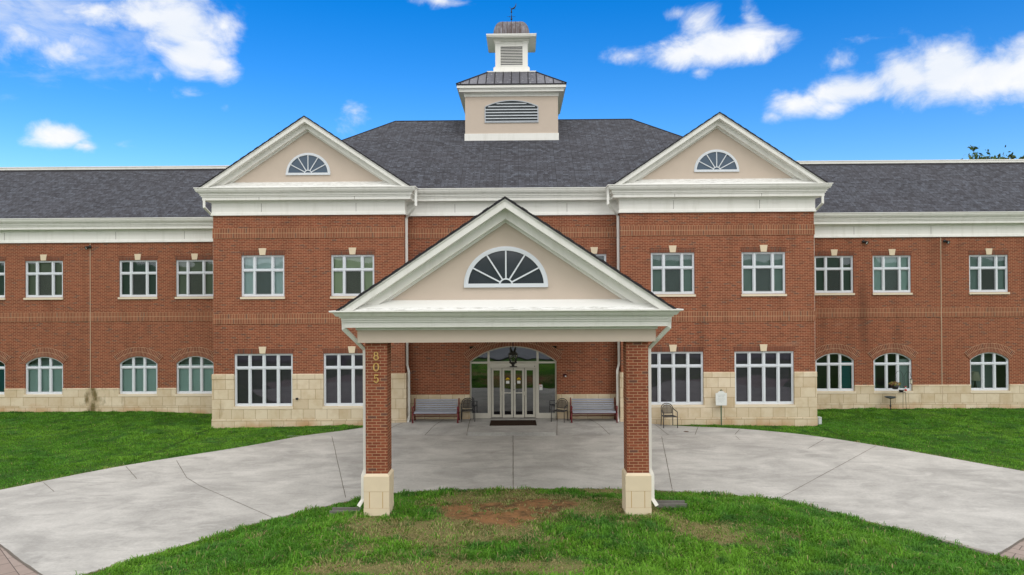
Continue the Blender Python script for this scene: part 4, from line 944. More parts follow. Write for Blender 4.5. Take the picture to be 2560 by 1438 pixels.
INc, OUTc = cr(IN), cr(OUT)
yin = lambda x: np.interp(x, INc[:, 0], INc[:, 1]); yout = lambda x: np.interp(x, OUTc[:, 0], OUTc[:, 1])
def dist_in(x, y):   # approx distance inside the island from the inner kerb
    e_ = .05; sl = (yin(x+e_)-yin(x-e_))/(2*e_); return (yin(x)-y)/np.sqrt(1+sl*sl)
def dist_out(x, y):
    e_ = .05; sl = (yout(x+e_)-yout(x-e_))/(2*e_); return (y-yout(x))/np.sqrt(1+sl*sl)
sst = lambda t: np.clip(t, 0, 1)**2*(3-2*np.clip(t, 0, 1))
def hz(x, y):
    di, do = dist_in(x, y), dist_out(x, y)
    z = np.where(di > 0, -.012+(.27*sst((di-.1)/2.6)+.10*sst((di-3)/6))*sst((y-4)/7), 0)
    z = np.where(do > 0, -.012+.02*sst(do/.6), z); z = np.where((di <= 0) & (do <= 0), -.035, z)
    bump = (vnoise(x, y, .35, 3, 3)-.5)*.06
    z = z+np.where((di > .3) | (do > .3), bump, 0)
    z = z-.22*np.exp(-(((x+13.6)/1.7)**2+((y-31.3)/1.9)**2)*1.)-.06*np.exp(-((x-12.8)/2)**2-((y-30)/2)**2)
    z = z-np.where((np.abs(x) < 12.3) & (np.abs(x) > 4.5) & (do > 0), .06*sst((np.abs(x)-7)/3), 0)
    # behind the camera: level ground, then an unseen grassy bank added to darken window reflections
    z = z+np.where(y < -48, 13.*sst((-48-y)/60), 0)
    return z
def cover(x, y):
    "bare clay and straw amounts"
    di = dist_in(x, y); do = dist_out(x, y)
    n_ = vnoise(x, y, .9, 5, 5)-.5; n2_ = vnoise(x, y, .45, 11, 4)-.5
    bare = 1-np.sqrt(((x-.0)/2.15)**2+((y-17.2)/1.25)**2); bare = np.maximum(bare, .75-np.sqrt(((x-.6)/1.5)**2+((y-18.35)/.65)**2))
    bare = sst((bare*1.5+n_*2.4-.12)*2.2)*(di > .02)
    straw = 1-np.sqrt(((x+.1)/4.2)**2+((y-16.2)/3.6)**2)
    straw = np.maximum(straw, .95-np.sqrt(((x-.2)/2.9)**2+((y-13.3)/1.3)**2)); straw = sst((straw*1.0+n2_*2.1+n_*1.3-.10)*1.9)
    pt = sst((n2_*2.4+n_*1.0-.50)*2.)*.8
    straw = np.where(di > 0, np.maximum(straw, pt), sst((n2_*2+n_*.5-.5)*2)*.25)
    edge = np.where(do > 0, sst(1-do/.28)*.45, np.where(di > 0, sst(1-di/.16)*.8, 0)); straw = np.maximum(straw, edge)
    return np.clip(bare, 0, 1), np.clip(straw, 0, 1)
def axis(fine0, fine1, step, far):
    a = list(np.arange(fine0, fine1+1e-6, step)); d = step; l, r_ = fine0, fine1; L_, R_ = [], []
    while l > -far: d *= 1.35; l -= d; L_.append(l)
    d = step
    while r_ < far: d *= 1.35; r_ += d; R_.append(r_)
    return np.array(L_[::-1]+a+R_)
xs, ys = axis(-27, 27, .2, 1600), axis(10, 34, .2, 1600)
gx, gy = np.meshgrid(xs, ys); gz = hz(gx, gy)
me = bpy.data.meshes.new('lawn'); nx, ny = len(xs), len(ys)
me.vertices.add(nx*ny); me.vertices.foreach_set('co', np.stack([gx, gy, gz], -1).reshape(-1).astype(np.float32))
idx = np.arange(nx*ny).reshape(ny, nx); q = np.stack([idx[:-1, :-1], idx[:-1, 1:], idx[1:, 1:], idx[1:, :-1]], -1).reshape(-1)
me.loops.add(len(q)); me.loops.foreach_set('vertex_index', q.astype(np.int32)); me.polygons.add(len(q)//4); me.polygons.foreach_set('loop_start', np.arange(0, len(q), 4, dtype=np.int32))
me.update(); me.validate()
bare, straw = cover(gx, gy); at = me.color_attributes.new('cover', 'FLOAT_COLOR', 'POINT')
at.data.foreach_set('color', np.stack([bare, straw, np.zeros_like(bare), np.ones_like(bare)], -1).reshape(-1).astype(np.float32))
me.polygons.foreach_set('use_smooth', np.ones(len(q)//4, dtype=bool)); me.materials.append(M['soil'])
lawn = structure(bpy.data.objects.new('lawn', me)); COL.objects.link(lawn)

# driveway slab between the two kerb curves
mb = MB(); xx = np.concatenate([np.linspace(-17.5, -8.8, 60)[:-1], np.linspace(-8.8, 10.6, 140)[:-1], np.linspace(10.6, 17.5, 50)])
def lowy(x): return max(float(yin(x)), 4.41+(-11-x)*0 if False else float(yin(x)))
def pav_line_l(x): return 15.42-.817*(x+10.99)
def pav_line_r(x): return 14.76+.784*(x-10.02)
def lo(x):
    v = float(yin(x))
    if x < -9.0: v = max(v, pav_line_l(x) if x > -16 else 19.5)
    if x > 10.02: v = max(v, pav_line_r(x))
    return v
for a, b in zip(xx[:-1], xx[1:]):
    la, lb, ua, ub = lo(a), lo(b), float(yout(a)), float(yout(b))
    ua = min(ua, 27.25) if abs(a) < 8.5 else ua; ub = min(ub, 27.25) if abs(b) < 8.5 else ub
    if ua <= la or ub <= lb: continue
    mb.face([(a, la, 0), (b, lb, 0), (b, ub, 0), (a, ua, 0)]); mb.face([(a, la, -.12), (b, lb, -.12), (b, lb, 0), (a, la, 0)], mi=0)
def joint(a, b, w_=.018, z=.004, tgt=mb):
    a, b = Vector((*a, z)), Vector((*b, z)); d = (b-a).normalized(); q_ = Vector((-d.y, d.x, 0))*w_/2; n_ = max(2, int((b-a).length/.35)); pts = []
    for k in range(n_+1): pts.append(a.lerp(b, k/n_)+q_*random.uniform(-.5, .5))
    for k in range(n_):
        wv1, wv2 = random.uniform(.7, 1.25), random.uniform(.7, 1.25); p, r_ = pts[k], pts[k+1]; tgt.face([p-q_*wv1, p+q_*wv1, r_+q_*wv2, r_-q_*wv2][::-1], mi=1)
for a, b in (((-6.86, 27.1), (-4.35, 19.0)), ((.02, 27.15), (.10, 19.84)), ((-10.96, 23.3), (-9.57, 21.07)), ((-9.57, 21.07), (-8.78, 20.19)), ((-8.78, 20.19), (-5.73, 17.34)), ((-12.18, 22.5), (-11.02, 20.99)), ((-13.53, 20.6), (-12.60, 19.66)),
             ((12.70, 25.13), (7.09, 18.85)), ((5.58, 26.83), (4.47, 19.7)), ((11.41, 26.3), (10.18, 24.72)), ((8.36, 26.9), (8.30, 26.2))): joint(a, b)
pts = [(-12.6, 19.66), (-11.0, 20.99), (-9.57, 22.1)]
for k in range(len(pts)-1): joint(pts[k], pts[k+1], .008)
pts = [(5.5, 26.85), (6.87, 26.6), (8.36, 26.3), (9.69, 25.6), (10.18, 24.72)]
for k in range(len(pts)-1): joint(pts[k], pts[k+1], .010)
drive = structure(build('driveway', mb, ['concrete', 'joint']))
# a raised lip along the inner kerb on the left, thin edge of concrete
# walkway along the recess: level slab at the doors, ramping down to the drive on both sides
mb = MB(); ZW = .125; yf = 27.15
mb.box(-1.72, 1.66, yf, Dr+.15, -.1, ZW)
ng = 24
for x_a, x_b in ((-8.6, -1.72), (1.66, 9.6)):
    X_ = np.linspace(x_a, x_b, 34)
    zf = lambda x, y_: ZW*float(sst((y_-yf)/1.5))*float(1-sst((abs(x)-4.3)/3.2))+.003
    for i in range(len(X_)-1):
        for j in range(ng):
            q_ = []
            for xi_, t in ((X_[i], j/ng), (X_[i+1], j/ng), (X_[i+1], (j+1)/ng), (X_[i], (j+1)/ng)):
                top = Dr+.1 if abs(xi_) < XI+.05 else max(27.2, min(float(yout(xi_)), Dp-.03)); y_ = 27.0*0+yf+(top-yf)*t; q_.append((float(xi_), y_, zf(xi_, y_)))
            mb.face(q_, smooth=False)
for a, b in (((-1.74, yf), (-1.80, Dr)), ((1.68, yf), (1.84, Dr)), ((-3.35, yf+.1), (-2.9, Dr)), ((3.7, yf+.1), (3.15, Dr)), ((-5.2, yf), (-4.5, 29.1)), ((7.37, 28.6), (6.9, yf)), ((8.9, 28.2), (8.4, yf)), ((5.9, yf), (5.7, 28.9))):
    aa, bb = Vector(a), Vector(b); n_ = 8
    for k in range(n_):
        p, r_ = aa.lerp(bb, k/n_), aa.lerp(bb, (k+1)/n_)
        zfun = lambda v: (ZW if -1.72 <= v.x <= 1.66 else zf(v.x, v.y))+.004
        d = (r_-p).normalized(); s_ = Vector((-d.y, d.x))*.011
        mb.face([(*(p-s_), zfun(p)), (*(r_-s_), zfun(r_)), (*(r_+s_), zfun(r_)), (*(p+s_), zfun(p))], mi=1)
walk = structure(build('walkway', mb, ['walk', 'joint']))
# paver bands where the drive meets the car park
mb = MB()
mb.face([(-10.99-3, 15.42+3*.817, -.004), (-12.6-3, 13.6+3*.817, -.004), (-10.63, 11.9, -.004), (-9.02, 13.81, -.004)][::-1] if False else [(-14.0, pav_line_l(-14.0), -.006), (-15.2, pav_line_l(-14.0)-2.2, -.006), (-10.2, 11.0, -.006), (-8.95, 13.75, -.006)])
mb.face([(10.0, 14.78, -.006), (10.6, 14.33, -.006), (12.0, 13.57, -.006), (14., 12.6, -.006), (17., 14.5, -.006), (15.0, pav_line_r(15.0), -.006)])
structure(build('paver_band', mb, 'paver'))
mb = MB(); joint(( -14.0, pav_line_l(-14.0)), (-8.95, pav_line_l(-8.95)), .05, .006, mb); joint((10.0, pav_line_r(10.0)), (15, pav_line_r(15)), .05, .006, mb)
for f_ in range(len(mb.mi)): mb.mi[f_] = 0
structure(build('paver_edge', mb, 'joint'))
# low kerb along the island by the right hand paver band
mb = MB(); pk = [(8.35, 17.15), (8.95, 16.3), (9.5, 15.5), (10.0, 14.8)]
for k in range(3):
    a, b = Vector(pk[k]), Vector(pk[k+1]); d = (b-a).normalized(); n_ = Vector((-d.y, d.x))*-.10
    if k == 0: continue
    mb.vprism([a[:], b[:], (b+n_)[:], (a+n_)[:]][::-1], -.1, .055)
structure(build('island_kerb', mb, 'curb'))
mb = MB(); mb.face([(-90, -46, .09), (90, -46, .09), (90, 2.5, .09), (-90, 2.5, .09)]); structure(build('parking_lot', mb, 'asphalt'))

# ------------------------------------------------------------------ grass
def inside_frame(x, y): return (np.abs((x-.34)/np.maximum(y, .1)+.0121) < .92)
def blades(n, xr, yr, hlo, hhi, wlo, whi, zone, seed):
    r_ = np.random.default_rng(seed); x = r_.uniform(*xr, n); y = r_.uniform(*yr, n)
    di, do = dist_in(x, y), dist_out(x, y)
    ok = (di > -.03) if zone == 'island' else (do > -.02)
    ok &= inside_frame(x, y)
    if zone != 'island':
        fr_ = np.where(np.abs(x) < XO+.1, Dp-.10, Dw-.06); ok &= (y < fr_) & ~((np.abs(x) < 5.4))
        ok &= ~((x > 5.3) & (x < 7.2) & (y > 28.6))
    else: ok &= ~((np.abs(np.abs(x)-3.045) < .29) & (np.abs(y-16.93) < .29))
    ok &= ~((np.abs(np.abs(x)-3.97) < .36) & (np.abs(y-17.35) < .17))
    x, y = x[ok], y[ok]; b, s_ = cover(x, y)
    tuft = vnoise(x, y, 2.6, 31, 3); keep = r_.random(len(x)) < np.clip((1-b*.93)*(1-s_*.35)+(.9*(tuft > .62)*b), 0, 1)
    x, y, b, s_, tuft = x[keep], y[keep], b[keep], s_[keep], tuft[keep]
    n = len(x); z = hz(x, y); ln = r_.uniform(hlo, hhi, n)*(.25+1.6*np.clip((tuft-.25)*1.6, 0, 1.2))*(1-.45*s_)*(1-.3*b)
    ang = r_.uniform(0, 2*np.pi, n); clump = vnoise(x, y, 1.6, 77, 2)*2*np.pi*2; la = np.where(r_.random(n) < .6, clump+r_.normal(0, .6, n), r_.uniform(0, 2*np.pi, n))
    lean = r_.uniform(.25, 1.35, n); w_ = r_.uniform(wlo, whi, n)
    dx_, dy_ = np.cos(ang)*w_/2, np.sin(ang)*w_/2
    p0 = np.stack([x-dx_, y-dy_, z-.012], -1); p1 = np.stack([x+dx_, y+dy_, z-.012], -1)
    m0 = np.stack([x+np.cos(la)*ln*lean*.4, y+np.sin(la)*ln*lean*.4, z+ln*np.maximum(.3, .66-.15*lean)], -1)
    pm0 = m0-np.stack([dx_, dy_, 0*dx_], -1)*.75; pm1 = m0+np.stack([dx_, dy_, 0*dx_], -1)*.75
    tp = np.stack([x+np.cos(la)*ln*lean, y+np.sin(la)*ln*lean, z+ln*np.maximum(.16, 1-.62*lean)], -1)
    V = np.stack([p0, p1, pm1, pm0, tp], 1).reshape(-1, 3)
    hue = vnoise(x, y, .55, 91, 4); hh = vnoise(x, y, 2.2, 92, 2); k = r_.random(n)
    g1 = np.array([.092, .265, .022]); g2 = np.array([.17, .37, .030]); g3 = np.array([.060, .18, .030]); st = np.array([.46, .37, .18])
    t1 = np.clip((hue-.36)*2.8+(k-.5)*1.1, 0, 1)[:, None]; c = g1*(1-t1)+g2*t1
    t2 = np.clip((hh-.52)*3+(k-.5)*.4, 0, .85)[:, None]; c = c*(1-t2)+g3*t2
    t3 = np.where(r_.random(n) < np.clip(s_*.72+(.05 if zone == 'island' else .012)+b*.35, 0, .9), r_.uniform(.6, 1, n), 0)[:, None]; c = c*(1. if zone == 'island' else .97)*r_.uniform(.7, 1.3, n)[:, None]; c = c*(1-t3)+st*r_.uniform(.5, 1.1, n)[:, None]*t3
    return V, np.repeat(c, 5, 0)
def grass_obj(name, sets):
    V = np.concatenate([s_[0] for s_ in sets]); C = np.concatenate([s_[1] for s_ in sets]); n = len(V)//5
    me = bpy.data.meshes.new(name); me.vertices.add(len(V)); me.vertices.foreach_set('co', V.reshape(-1).astype(np.float32))
    b = (np.arange(n)*5)[:, None]; lp = np.concatenate([b+0, b+1, b+2, b+3, b+3, b+2, b+4], 1).reshape(-1)
    me.loops.add(len(lp)); me.loops.foreach_set('vertex_index', lp.astype(np.int32)); me.polygons.add(n*2)
    ls = np.stack([np.arange(n)*7, np.arange(n)*7+4], 1).reshape(-1); me.polygons.foreach_set('loop_start', ls.astype(np.int32)); me.update(calc_edges=True)
    at = me.color_attributes.new('blade_color', 'FLOAT_COLOR', 'POINT'); at.data.foreach_set('color', np.concatenate([C, np.ones((len(C), 1))], 1).reshape(-1).astype(np.float32))
    me.materials.append(M['blade']); o = bpy.data.objects.new(name, me); COL.objects.link(o); o['kind'] = 'stuff'; return o
o = grass_obj('island_grass', [blades(330000, (-10.5, 12.0), (8.8, 20.0), .05, .17, .012, .027, 'island', 1)])
tag(o, 'patchy green and straw coloured grass on the island in front of the canopy', 'grass')
o = grass_obj('lawn_grass', [blades(240000, (-25.5, -5.2), (17.5, 33), .04, .085, .016, .030, 'out', 2)])
tag(o, 'mown green grass on the slope below the left wing', 'grass')
o = grass_obj('lawn_grass', [blades(240000, (5.2, 25.5), (17.5, 33), .04, .085, .016, .030, 'out', 3)])
tag(o, 'mown green grass with faded patches below the right wing', 'grass')

# ------------------------------------------------------------------ benches
def bench(loc, label):
    t = thing('park_bench', label, 'bench', loc, 0, 'benches beside the entrance'); W = 1.86
    m = MB()
    for k in range(5): m.cbox(-W/2+.06, W/2-.06, -.30+k*.098, -.30+k*.098+.078, .418+.004*abs(k-2), .445+.004*abs(k-2))
    m.cbox(-W/2+.06, W/2-.06, -.325, -.30, .385, .44); build('seat', m, 'slat', t, True)
    m = MB()
    for k in range(5):
        z = .50+k*.088; yy = .20+(z-.45)*.28; mm = MB(); mm.cbox(-W/2+.06, W/2-.06, -.014, .014, -.034, .034); mm.xform(Matrix.Translation((0, yy, z)) @ Matrix.Rotation(-.27, 4, 'X')); m.merge(mm)
    build('backrest', m, 'slat', t, True)
    for s in (-1, 1):
        m = MB(); x = s*(W/2-.01); sec = (.05, .045)
        m.tube([(x, -.33, .03), (x, -.31, .20), (x, -.30, .40)], [.034, .026, .03], 8); m.tube([(x, .34, .03), (x, .27, .20), (x, .20, .40), (x, .245, .62), (x, .325, .93)], [.034, .026, .03, .028, .022], 8)
        m.tube([(x, -.30, .40), (x, .20, .40)], .028, 8)
        m.tube([(x, -.30, .40), (x, -.30, .52), (x, -.33, .58), (x, -.315, .635), (x, -.26, .645), (x, -.10, .635), (x, .22, .61)], [.026, .024, .034, .04, .034, .028, .022], 8)
        m.box(x-.035, x+.035, -.40, -.27, 0, .03); m.box(x-.035, x+.035, .28, .41, 0, .03)
        build('end_frame', m, 'red', t, True)
    m = MB(); m.tube([(-W/2, -.285, .365), (W/2, -.285, .365)], .02, 6); m.tube([(-W/2, .17, .2), (W/2, .17, .2)], .018, 6); build('stretcher', m, 'red', t, True)
    return t
b1 = bench((-3.17, 29.42, .115), 'grey slatted bench with maroon ends, left of the doors and beside the downspout')
dup(b1, (3.30, 29.42, .115), 0, 'grey slatted bench with maroon ends, right of the doors behind the right column', 'benches beside the entrance')

def chair(loc, rz, label):
    t = thing('patio_chair', label, 'chair', loc, rz, 'black metal patio chairs'); w_ = .255; m = MB()
    arc_ = [(-w_*math.cos(a)*.92, .26+.035*math.sin(a), .70+.185*math.sin(a)) for a in [math.pi*k/10 for k in range(11)]]
    m.tube(arc_, .017, 6)
    inn = [(-w_*.72*math.cos(a), .25+.03*math.sin(a), .70+.13*math.sin(a)) for a in [math.pi*k/8 for k in range(9)]]
    m.tube([(-w_*.74, .22, .50)]+inn+[(w_*.74, .22, .50)], .013, 6); m.tube([(-w_*.74, .22, .50), (w_*.74, .22, .50)], .013, 6); m.tube([(0, .222, .50), (0, .27, .83)], .006, 5)
    for s in (-1, 1):
        m.tube([(s*w_*.92, .26, .70), (s*w_*1.02, .16, .66), (s*w_*1.10, .02, .635), (s*w_*1.12, -.20, .625), (s*w_*1.1, -.245, .60)], .016, 6)
    m.tube([(-w_, -.24, .43), (w_, -.24, .43), (w_*.9, .22, .42), (-w_*.9, .22, .42), (-w_, -.24, .43)], .016, 6); build('frame', m, 'iron', t, True)
    for s in (-1, 1):
        m = MB(); m.tube([(s*w_*1.1, -.245, .605), (s*w_*1.08, -.25, .43), (s*w_*1.1, -.27, .0)], .017, 6); build('leg', m, 'iron', t, True)
        m = MB(); m.tube([(s*w_*.92, .26, .70), (s*w_*.9, .225, .42), (s*w_*.95, .27, .0)], .017, 6); build('leg', m, 'iron', t, True)
    m = MB(); m.face([(-w_, -.235, .437), (w_, -.235, .437), (w_*.9, .22, .427), (-w_*.9, .22, .427)]); m.face([(-w_, -.235, .432), (-w_*.9, .22, .422), (w_*.9, .22, .422), (w_, -.235, .432)]); build('seat', m, 'mesh', t, True)
    m = MB(); m.face([(-w_*.74, .222, .50), (w_*.74, .222, .50)]+[(p[0], p[1]-.002, p[2]) for p in reversed(inn)]); build('backrest', m, 'mesh', t, True)
    return t
c1 = chair((-1.88, 29.62, .125), R(6), 'black metal mesh armchair left of the doors, between bench and sidelight')
dup(c1, (1.93, 29.45, .125), R(-24), 'black metal mesh armchair right of the doors, turned towards the doorway', 'black metal patio chairs')
dup(c1, (6.19, 28.50, .055), R(4), 'black metal mesh armchair alone under the big window, right of the canopy column', 'black metal patio chairs')

# entrance mats and the chair indoors
m = MB(); m.vprism([(-.93, 28.45), (.95, 28.50), (.93, 29.62), (-.93, 29.60)], ZW, ZW+.014); tag(build('door_mat', m, 'mat'), 'dark brown door mat lying on the concrete in front of the doors', 'mat')
m = MB(); m.box(-.85, .95, 30.55, 31.9, .141, .152); tag(build('entry_rug', m, 'bluemat'), 'blue rug seen through the glass doors on the vestibule floor', 'rug')
t = thing('armchair', 'navy blue armchair behind the glass sidelight right of the doors', 'chair', (1.92, 30.95, .14), R(-20))
m = MB(); m.box(-.3, .3, -.28, .25, .28, .46); build('seat', m, 'bluechair', t, True)
m = MB(); m.tube([(-.3, .05, .72), (-.26, .26, .85), (0, .33, .88), (.26, .26, .85), (.3, .05, .72)], .055, 8); m.box(-.27, .27, .22, .33, .44, .84); build('backrest', m, 'bluechair', t, True)
for s in (-1, 1):
    for yy in (-.24, .22): m = MB(); m.tube([(s*.26, yy, .29), (s*.27, yy, 0)], .02, 6); build('leg', m, 'black', t, True)

# stake sign
t = thing('stake_sign', 'small white sign with ornate top on a green post by the stone wall', 'sign', (8.40, 29.0, 0))
m = MB(); x, yy = 8.41, 29.0
m.tube([(x, yy+.012, -.1), (x, yy+.012, 1.40)], 0, square=(.042, .03)); build('post', m, 'green', t)
ol = [(x-.22, .83), (x-.205, .815), (x+.205, .815), (x+.22, .83), (x+.228, 1.27), (x+.225, 1.315), (x+.15, 1.32), (x+.10, 1.375), (x+.05, 1.395), (x-.05, 1.395), (x-.10, 1.375), (x-.15, 1.32), (x-.225, 1.315), (x-.228, 1.27)]
m = MB(); m.prism(ol, yy-.02, yy-.005); pan = build('panel', m, 'sign', t)
m = MB(); m.tube([(x-.04, yy-.012, 1.40), (x, yy-.012, 1.445), (x+.05, yy-.012, 1.405)], [.012, .022, .01], 6); build('finial', m, 'green', t)
m = MB(); rr = random.Random(3)
for z, hw, th_ in ((1.235, .165, .028), (1.185, .115, .026), (1.115, .13, .016), (1.07, .16, .016), (1.025, .13, .014), (.965, .11, .016), (.94, .02, .02)):
    xx_ = x-hw
    while xx_ < x+hw:
        w_ = rr.uniform(.010, .022); m.box(xx_, min(x+hw, xx_+w_), yy-.0215, yy-.0195, z-th_/2*rr.uniform(.6, 1), z+th_/2*rr.uniform(.6, 1)); xx_ += w_+rr.choice([.006, .006, .006, .018])
build('lettering', m, 'ink', pan)

# bird bath, plant hook, feeders
t = thing('bird_bath', 'shallow grey bird bath on a thin turned stem in front of the right wing', 'bird bath', (16.97, 32.45, -.03))
m = MB(); m.lathe([(0, .555), (.09, .565), (.20, .60), (.235, .625), (.24, .615), (.205, .58), (.09, .54), (0, .53)], 16.97, 32.45, 24); build('bowl', m, plain('dark grey bowl', (.05, .065, .07), .4, .4), t)
m = MB(); m.lathe([(.02, -.05), (.02, .16), (.045, .20), (.03, .25), (.02, .28), (.014, .5), (.03, .54)], 16.97, 32.45, 10); build('stem', m, 'iron', t)
t = thing('shepherd_hook', 'thin black double plant hook standing in front of the right wing window', 'plant hook', (17.55, 32.40, -.03))
m = MB(); m.tube([(17.50, 32.4, -.1), (17.52, 32.4, 1.2), (17.50, 32.4, 1.65), (17.40, 32.4, 1.80), (17.25, 32.4, 1.76), (17.17, 32.4, 1.62)], .008, 6); build('hook', m, 'iron', t)
m = MB(); m.tube([(17.66, 32.4, -.1), (17.60, 32.4, 1.1), (17.56, 32.4, 1.55), (17.68, 32.4, 1.75), (17.83, 32.4, 1.72), (17.88, 32.4, 1.50)], .008, 6); build('hook', m, 'iron', t)
t = thing('hanging_basket', 'dark hanging basket of orange and green flowers on the hook', 'flower basket', (17.15, 32.38, .98))
m = MB(); m.lathe([(0, .98), (.11, .98), (.17, 1.15), (.15, 1.15), (0, 1.12)], 17.15, 32.38, 14); build('pot', m, 'black', t)
m = MB(); m.tube([(17.17, 32.4, 1.62), (17.02, 32.38, 1.16)], .004, 4); m.tube([(17.17, 32.4, 1.62), (17.30, 32.38, 1.16)], .004, 4); build('hanger', m, 'iron', t)
def leafball(pts_n, c, rad, size, cols, seed, name, parent, mat='leaf'):
    r_ = np.random.default_rng(seed); p = r_.normal(0, 1, (pts_n, 3)); p /= np.linalg.norm(p, axis=1)[:, None]; p *= r_.random((pts_n, 1))**.5
    p = p*np.array(rad)+np.array(c); return p
def leaves(name, P, size, cols, seed, parent):
    r_ = np.random.default_rng(seed); n = len(P); a = r_.normal(0, 1, (n, 3)); a /= np.linalg.norm(a, axis=1)[:, None]; b = np.cross(a, r_.normal(0, 1, (n, 3))); b /= np.linalg.norm(b, axis=1)[:, None]
    s_ = r_.uniform(.6, 1.3, (n, 1))*size; V = np.stack([P-a*s_, P-b*s_*.45, P+a*s_, P+b*s_*.45], 1).reshape(-1, 3)-np.array(worldloc(parent))
    me = bpy.data.meshes.new(name); me.from_pydata(V.tolist(), [], np.arange(4*n).reshape(-1, 4).tolist()); at = me.color_attributes.new('leaf_color', 'FLOAT_COLOR', 'POINT')
    cc_ = np.array(cols)[r_.integers(0, len(cols), n)]*r_.uniform(.75, 1.25, (n, 1)); at.data.foreach_set('color', np.repeat(np.concatenate([cc_, np.ones((n, 1))], 1), 4, 0).reshape(-1).astype(np.float32))
    me.materials.append(M['leaf']); o = bpy.data.objects.new(name, me); COL.objects.link(o); o.parent = parent; return o
leaves('flowers', leafball(420, (17.13, 32.36, 1.22), (.29, .2, .10), 0, 0, 5, '', None), .03, [(.40, .17, .10), (.30, .30, .06), (.12, .18, .03), (.45, .22, .14), (.2, .22, .05)], 6, t)
t = thing('bird_feeder', 'tiny red and white feeder on the right hand hook below the window', 'bird feeder', (17.61, 32.38, .92))
m = MB(); m.lathe([(0, .90), (.06, .90), (.05, .96), (.03, .97), (.03, 1.06), (.05, 1.07), (0, 1.11)], 17.61, 32.37, 10); build('feeder_body', m, 'redink', t)
m = MB(); m.lathe([(.033, .975), (.033, 1.055)], 17.61, 32.37, 10); build('tube', m, 'paper', t)
t = thing('bird_feeder', 'small dark dish feeder under the flower basket', 'bird feeder', (17.42, 32.38, .86))
m = MB(); m.box(17.30, 17.53, 32.28, 32.46, .83, .85); m.lathe([(0, .86), (.08, .86), (.11, .93), (.09, .93), (0, .88)], 17.42, 32.37, 12); build('dish', m, 'black', t)
t = thing('bird_feeder', 'clear glass feeder hanging at the right end of the hook', 'bird feeder', (17.88, 32.40, 1.2))
m = MB(); m.lathe([(0, 1.46), (.06, 1.42), (.075, 1.40), (0, 1.40)], 17.88, 32.4, 10); m.lathe([(0, 1.20), (.06, 1.20), (.06, 1.22), (0, 1.22)], 17.88, 32.4, 10); build('caps', m, 'pcon', t)
m = MB(); m.lathe([(.045, 1.22), (.045, 1.40)], 17.88, 32.4, 10); build('tube', m, 'shade', t)

# splash blocks
def splash(x, y, z, flip, label):
    t = thing('splash_block', label, 'splash block', (x, y, z), 0, 'concrete splash blocks under the canopy downspouts'); m = MB(); s = flip
    m.box(-.36, .36, -.15, .15, 0, .035); m.box(-.36, .36, -.15, -.11, .035, .09); m.box(-.36, .36, .11, .15, .035, .09); m.box(-.36 if s > 0 else .32, -.32 if s > 0 else .36, -.11, .11, .035, .09)
    build('trough', m, 'pcon', t, True); return t
splash(-3.95, 17.40, float(hz(np.array(-3.95), np.array(17.4)))+.02, -1, 'weathered concrete splash block at the foot of the left canopy column')
splash(3.95, 17.40, float(hz(np.array(3.95), np.array(17.4)))+.02, 1, 'weathered concrete splash block at the foot of the right canopy column')

# flood lights, alarm, hose bib, box
def flood(x, z, turn, label):
    t = thing('flood_light', label, 'flood light', (x, Dw-.02, z), 0, 'dark flood lights under the wing eaves'); m = MB(); m.lathe([(0, 0), (.07, 0), (.07, .03), (0, .05)], 0, 0, 12); m.xform(Matrix.Rotation(R(90), 4, 'X')); build('base', m, 'black', t, True)
    m = MB(); m.lathe([(0, 0), (.055, .01), (.085, .13), (.08, .14), (.06, .11), (0, .10)], 0, 0, 14); m.xform(Matrix.Translation((turn*.03, -.07, -.02)) @ Matrix.Rotation(turn*.6, 4, 'Z') @ Matrix.Rotation(R(115), 4, 'X')); build('lamp_head', m, 'black', t, True)
    m = MB(); m.lathe([(0, .115), (.06, .115)], 0, 0, 12); m.xform(Matrix.Translation((turn*.03, -.07, -.02)) @ Matrix.Rotation(turn*.6, 4, 'Z') @ Matrix.Rotation(R(115), 4, 'X')); build('lens', m, 'paper', t, True)
flood(-19.61, 7.65, -1, 'dark round flood light on the left wing, above the pale vertical joint')
flood(16.03, 7.65, 1, 'dark flood light on the right wing, between its first two upper windows')
flood(19.72, 7.65, 1, 'dark flood light on the right wing, just right of the pale vertical joint')
t = thing('alarm_strobe', 'small dark alarm strobe on the brick right of the doors', 'alarm', (2.17, Dr, 1.93)); m = MB(); m.cbox(2.10, 2.24, Dr-.05, Dr, 1.88, 2.0); build('housing', m, plain('dark red housing', (.06, .01, .01), .5, .3), t)
m = MB(); m.box(2.165, 2.23, Dr-.065, Dr-.05, 1.885, 1.925); build('lens', m, 'paper', t)
t = thing('hose_tap', 'dark outdoor tap on the stone wall beside the left corner window', 'tap', (-8.85, Dp-.05, 1.11)); m = MB(); m.lathe([(0, 0), (.05, 0), (.05, .02), (.02, .03), (.02, .10), (0, .10)], 0, 0, 10); m.xform(Matrix.Rotation(R(90), 4, 'X')); m.box(-.04, .05, -.10, -.07, -.02, .045); build('valve', m, 'black', t, True)
t = thing('utility_box', 'small pale grey utility box at the right corner of the pavilion base', 'box', (12.43, 29.35, -.1)); m = MB(); m.cbox(12.425, 12.56, 29.27, 29.47, -.2, .25); m.box(12.42, 12.565, 29.26, 29.475, .25, .27); build('case', m, 'box', t)
m = MB(); m.lathe([(0, .012), (.10, .012), (.11, 0)], 6.70, 27.75, 16); tag(build('cleanout_cover', m, plain('rusty iron', (.09, .05, .03), .7, .2)), 'small round rusty cleanout cover set in the concrete', 'cover')
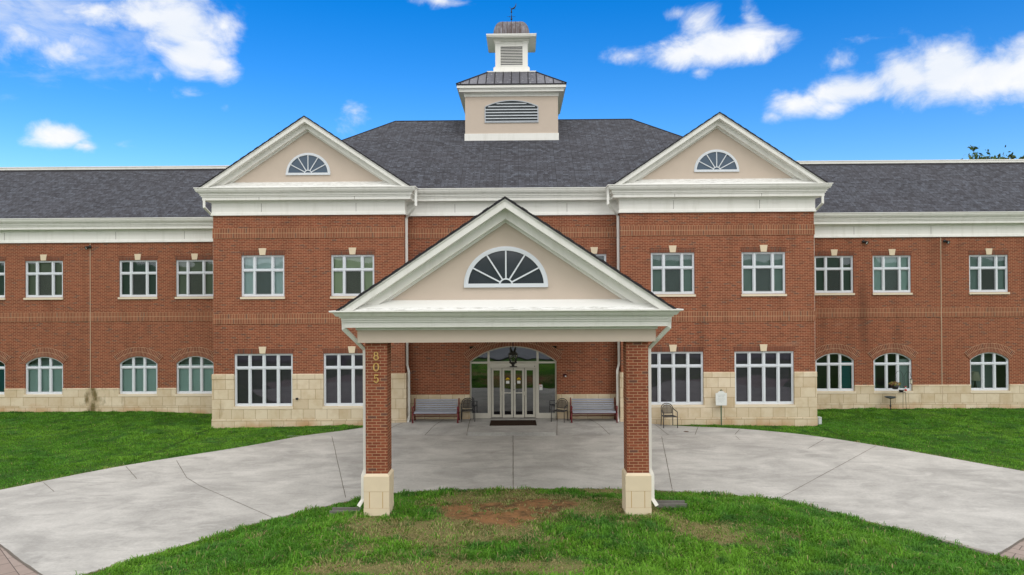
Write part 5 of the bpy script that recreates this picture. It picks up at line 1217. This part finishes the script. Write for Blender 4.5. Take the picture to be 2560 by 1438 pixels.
# lamp behind the far right window
t = thing('table_lamp', 'cream shaded table lamp behind the far right ground floor window', 'lamp', (21.52, 33.65, .3))
m = MB(); m.lathe([(.26, 1.20), (.14, 1.60)], 21.52, 33.65, 18); build('lamp_shade', m, 'shade', t)
m = MB(); m.lathe([(0, .3), (.1, .3), (.03, .6), (.07, .9), (.02, 1.2), (0, 1.3)], 21.52, 33.65, 12); build('stand', m, 'iron', t)

# ------------------------------------------------------------------ trees beyond the roof
def tree(loc, h, crown, label, seed, nl, size, dense, group='trees beyond the right wing roof'):
    t = thing('tree', label, 'tree', loc, 0, group); r_ = np.random.default_rng(seed); x, y, z = loc
    m = MB(); m.tube([(x, y, z-.3), (x+.2, y, z+h*.35), (x-.1, y, z+h*.6), (x, y, z+h*.8)], [.34, .26, .17, .06], 8); P = []
    for k in range(26):
        a = r_.uniform(0, 2*np.pi); zb = z+h*r_.uniform(.35, .75); rr_ = crown*r_.uniform(.45, 1.); tipz = z+h*r_.uniform(.55, .99); e_ = np.array((x+rr_*math.cos(a)*(1.25-(tipz-z)/h*.75), y+rr_*math.sin(a)*(1.25-(tipz-z)/h*.75), tipz)); s_ = np.array((x, y, zb)); mid = (s_+e_)/2+np.array((0, 0, .4))
        m.tube([tuple(s_), tuple(mid), tuple(e_)], [.10, .05, .015], 5)
        for j in range(nl//26):
            f = r_.random(); c0 = (mid*(1-f)+e_*f); P.append(c0+r_.normal(0, 1, 3)*np.array((.5, .5, .38))*dense)
        for j in range(6):
            e2 = e_+r_.normal(0, .6, 3)*np.array((1, 1, .8)); m.tube([tuple(e_), tuple(e2)], [.012, .006], 4, cap=False)
            for q_ in range(nl//500): P.append(e2+r_.normal(0, .12, 3))
    build('trunk', m, 'bark', t); leaves('crown', np.array(P), size, [(.045, .085, .022), (.075, .13, .03), (.11, .15, .04), (.06, .075, .03)], seed+1, t); return t
tree((39.9, 60, 0), 16.6, 3.6, 'loose tree with thin leafy twigs showing above the right wing roof', 4, 8500, .21, 1.0)
tree((45.0, 62, 0), 16.7, 3.9, 'denser green tree at the right edge, behind the twiggy one', 9, 16000, .22, 1.2)
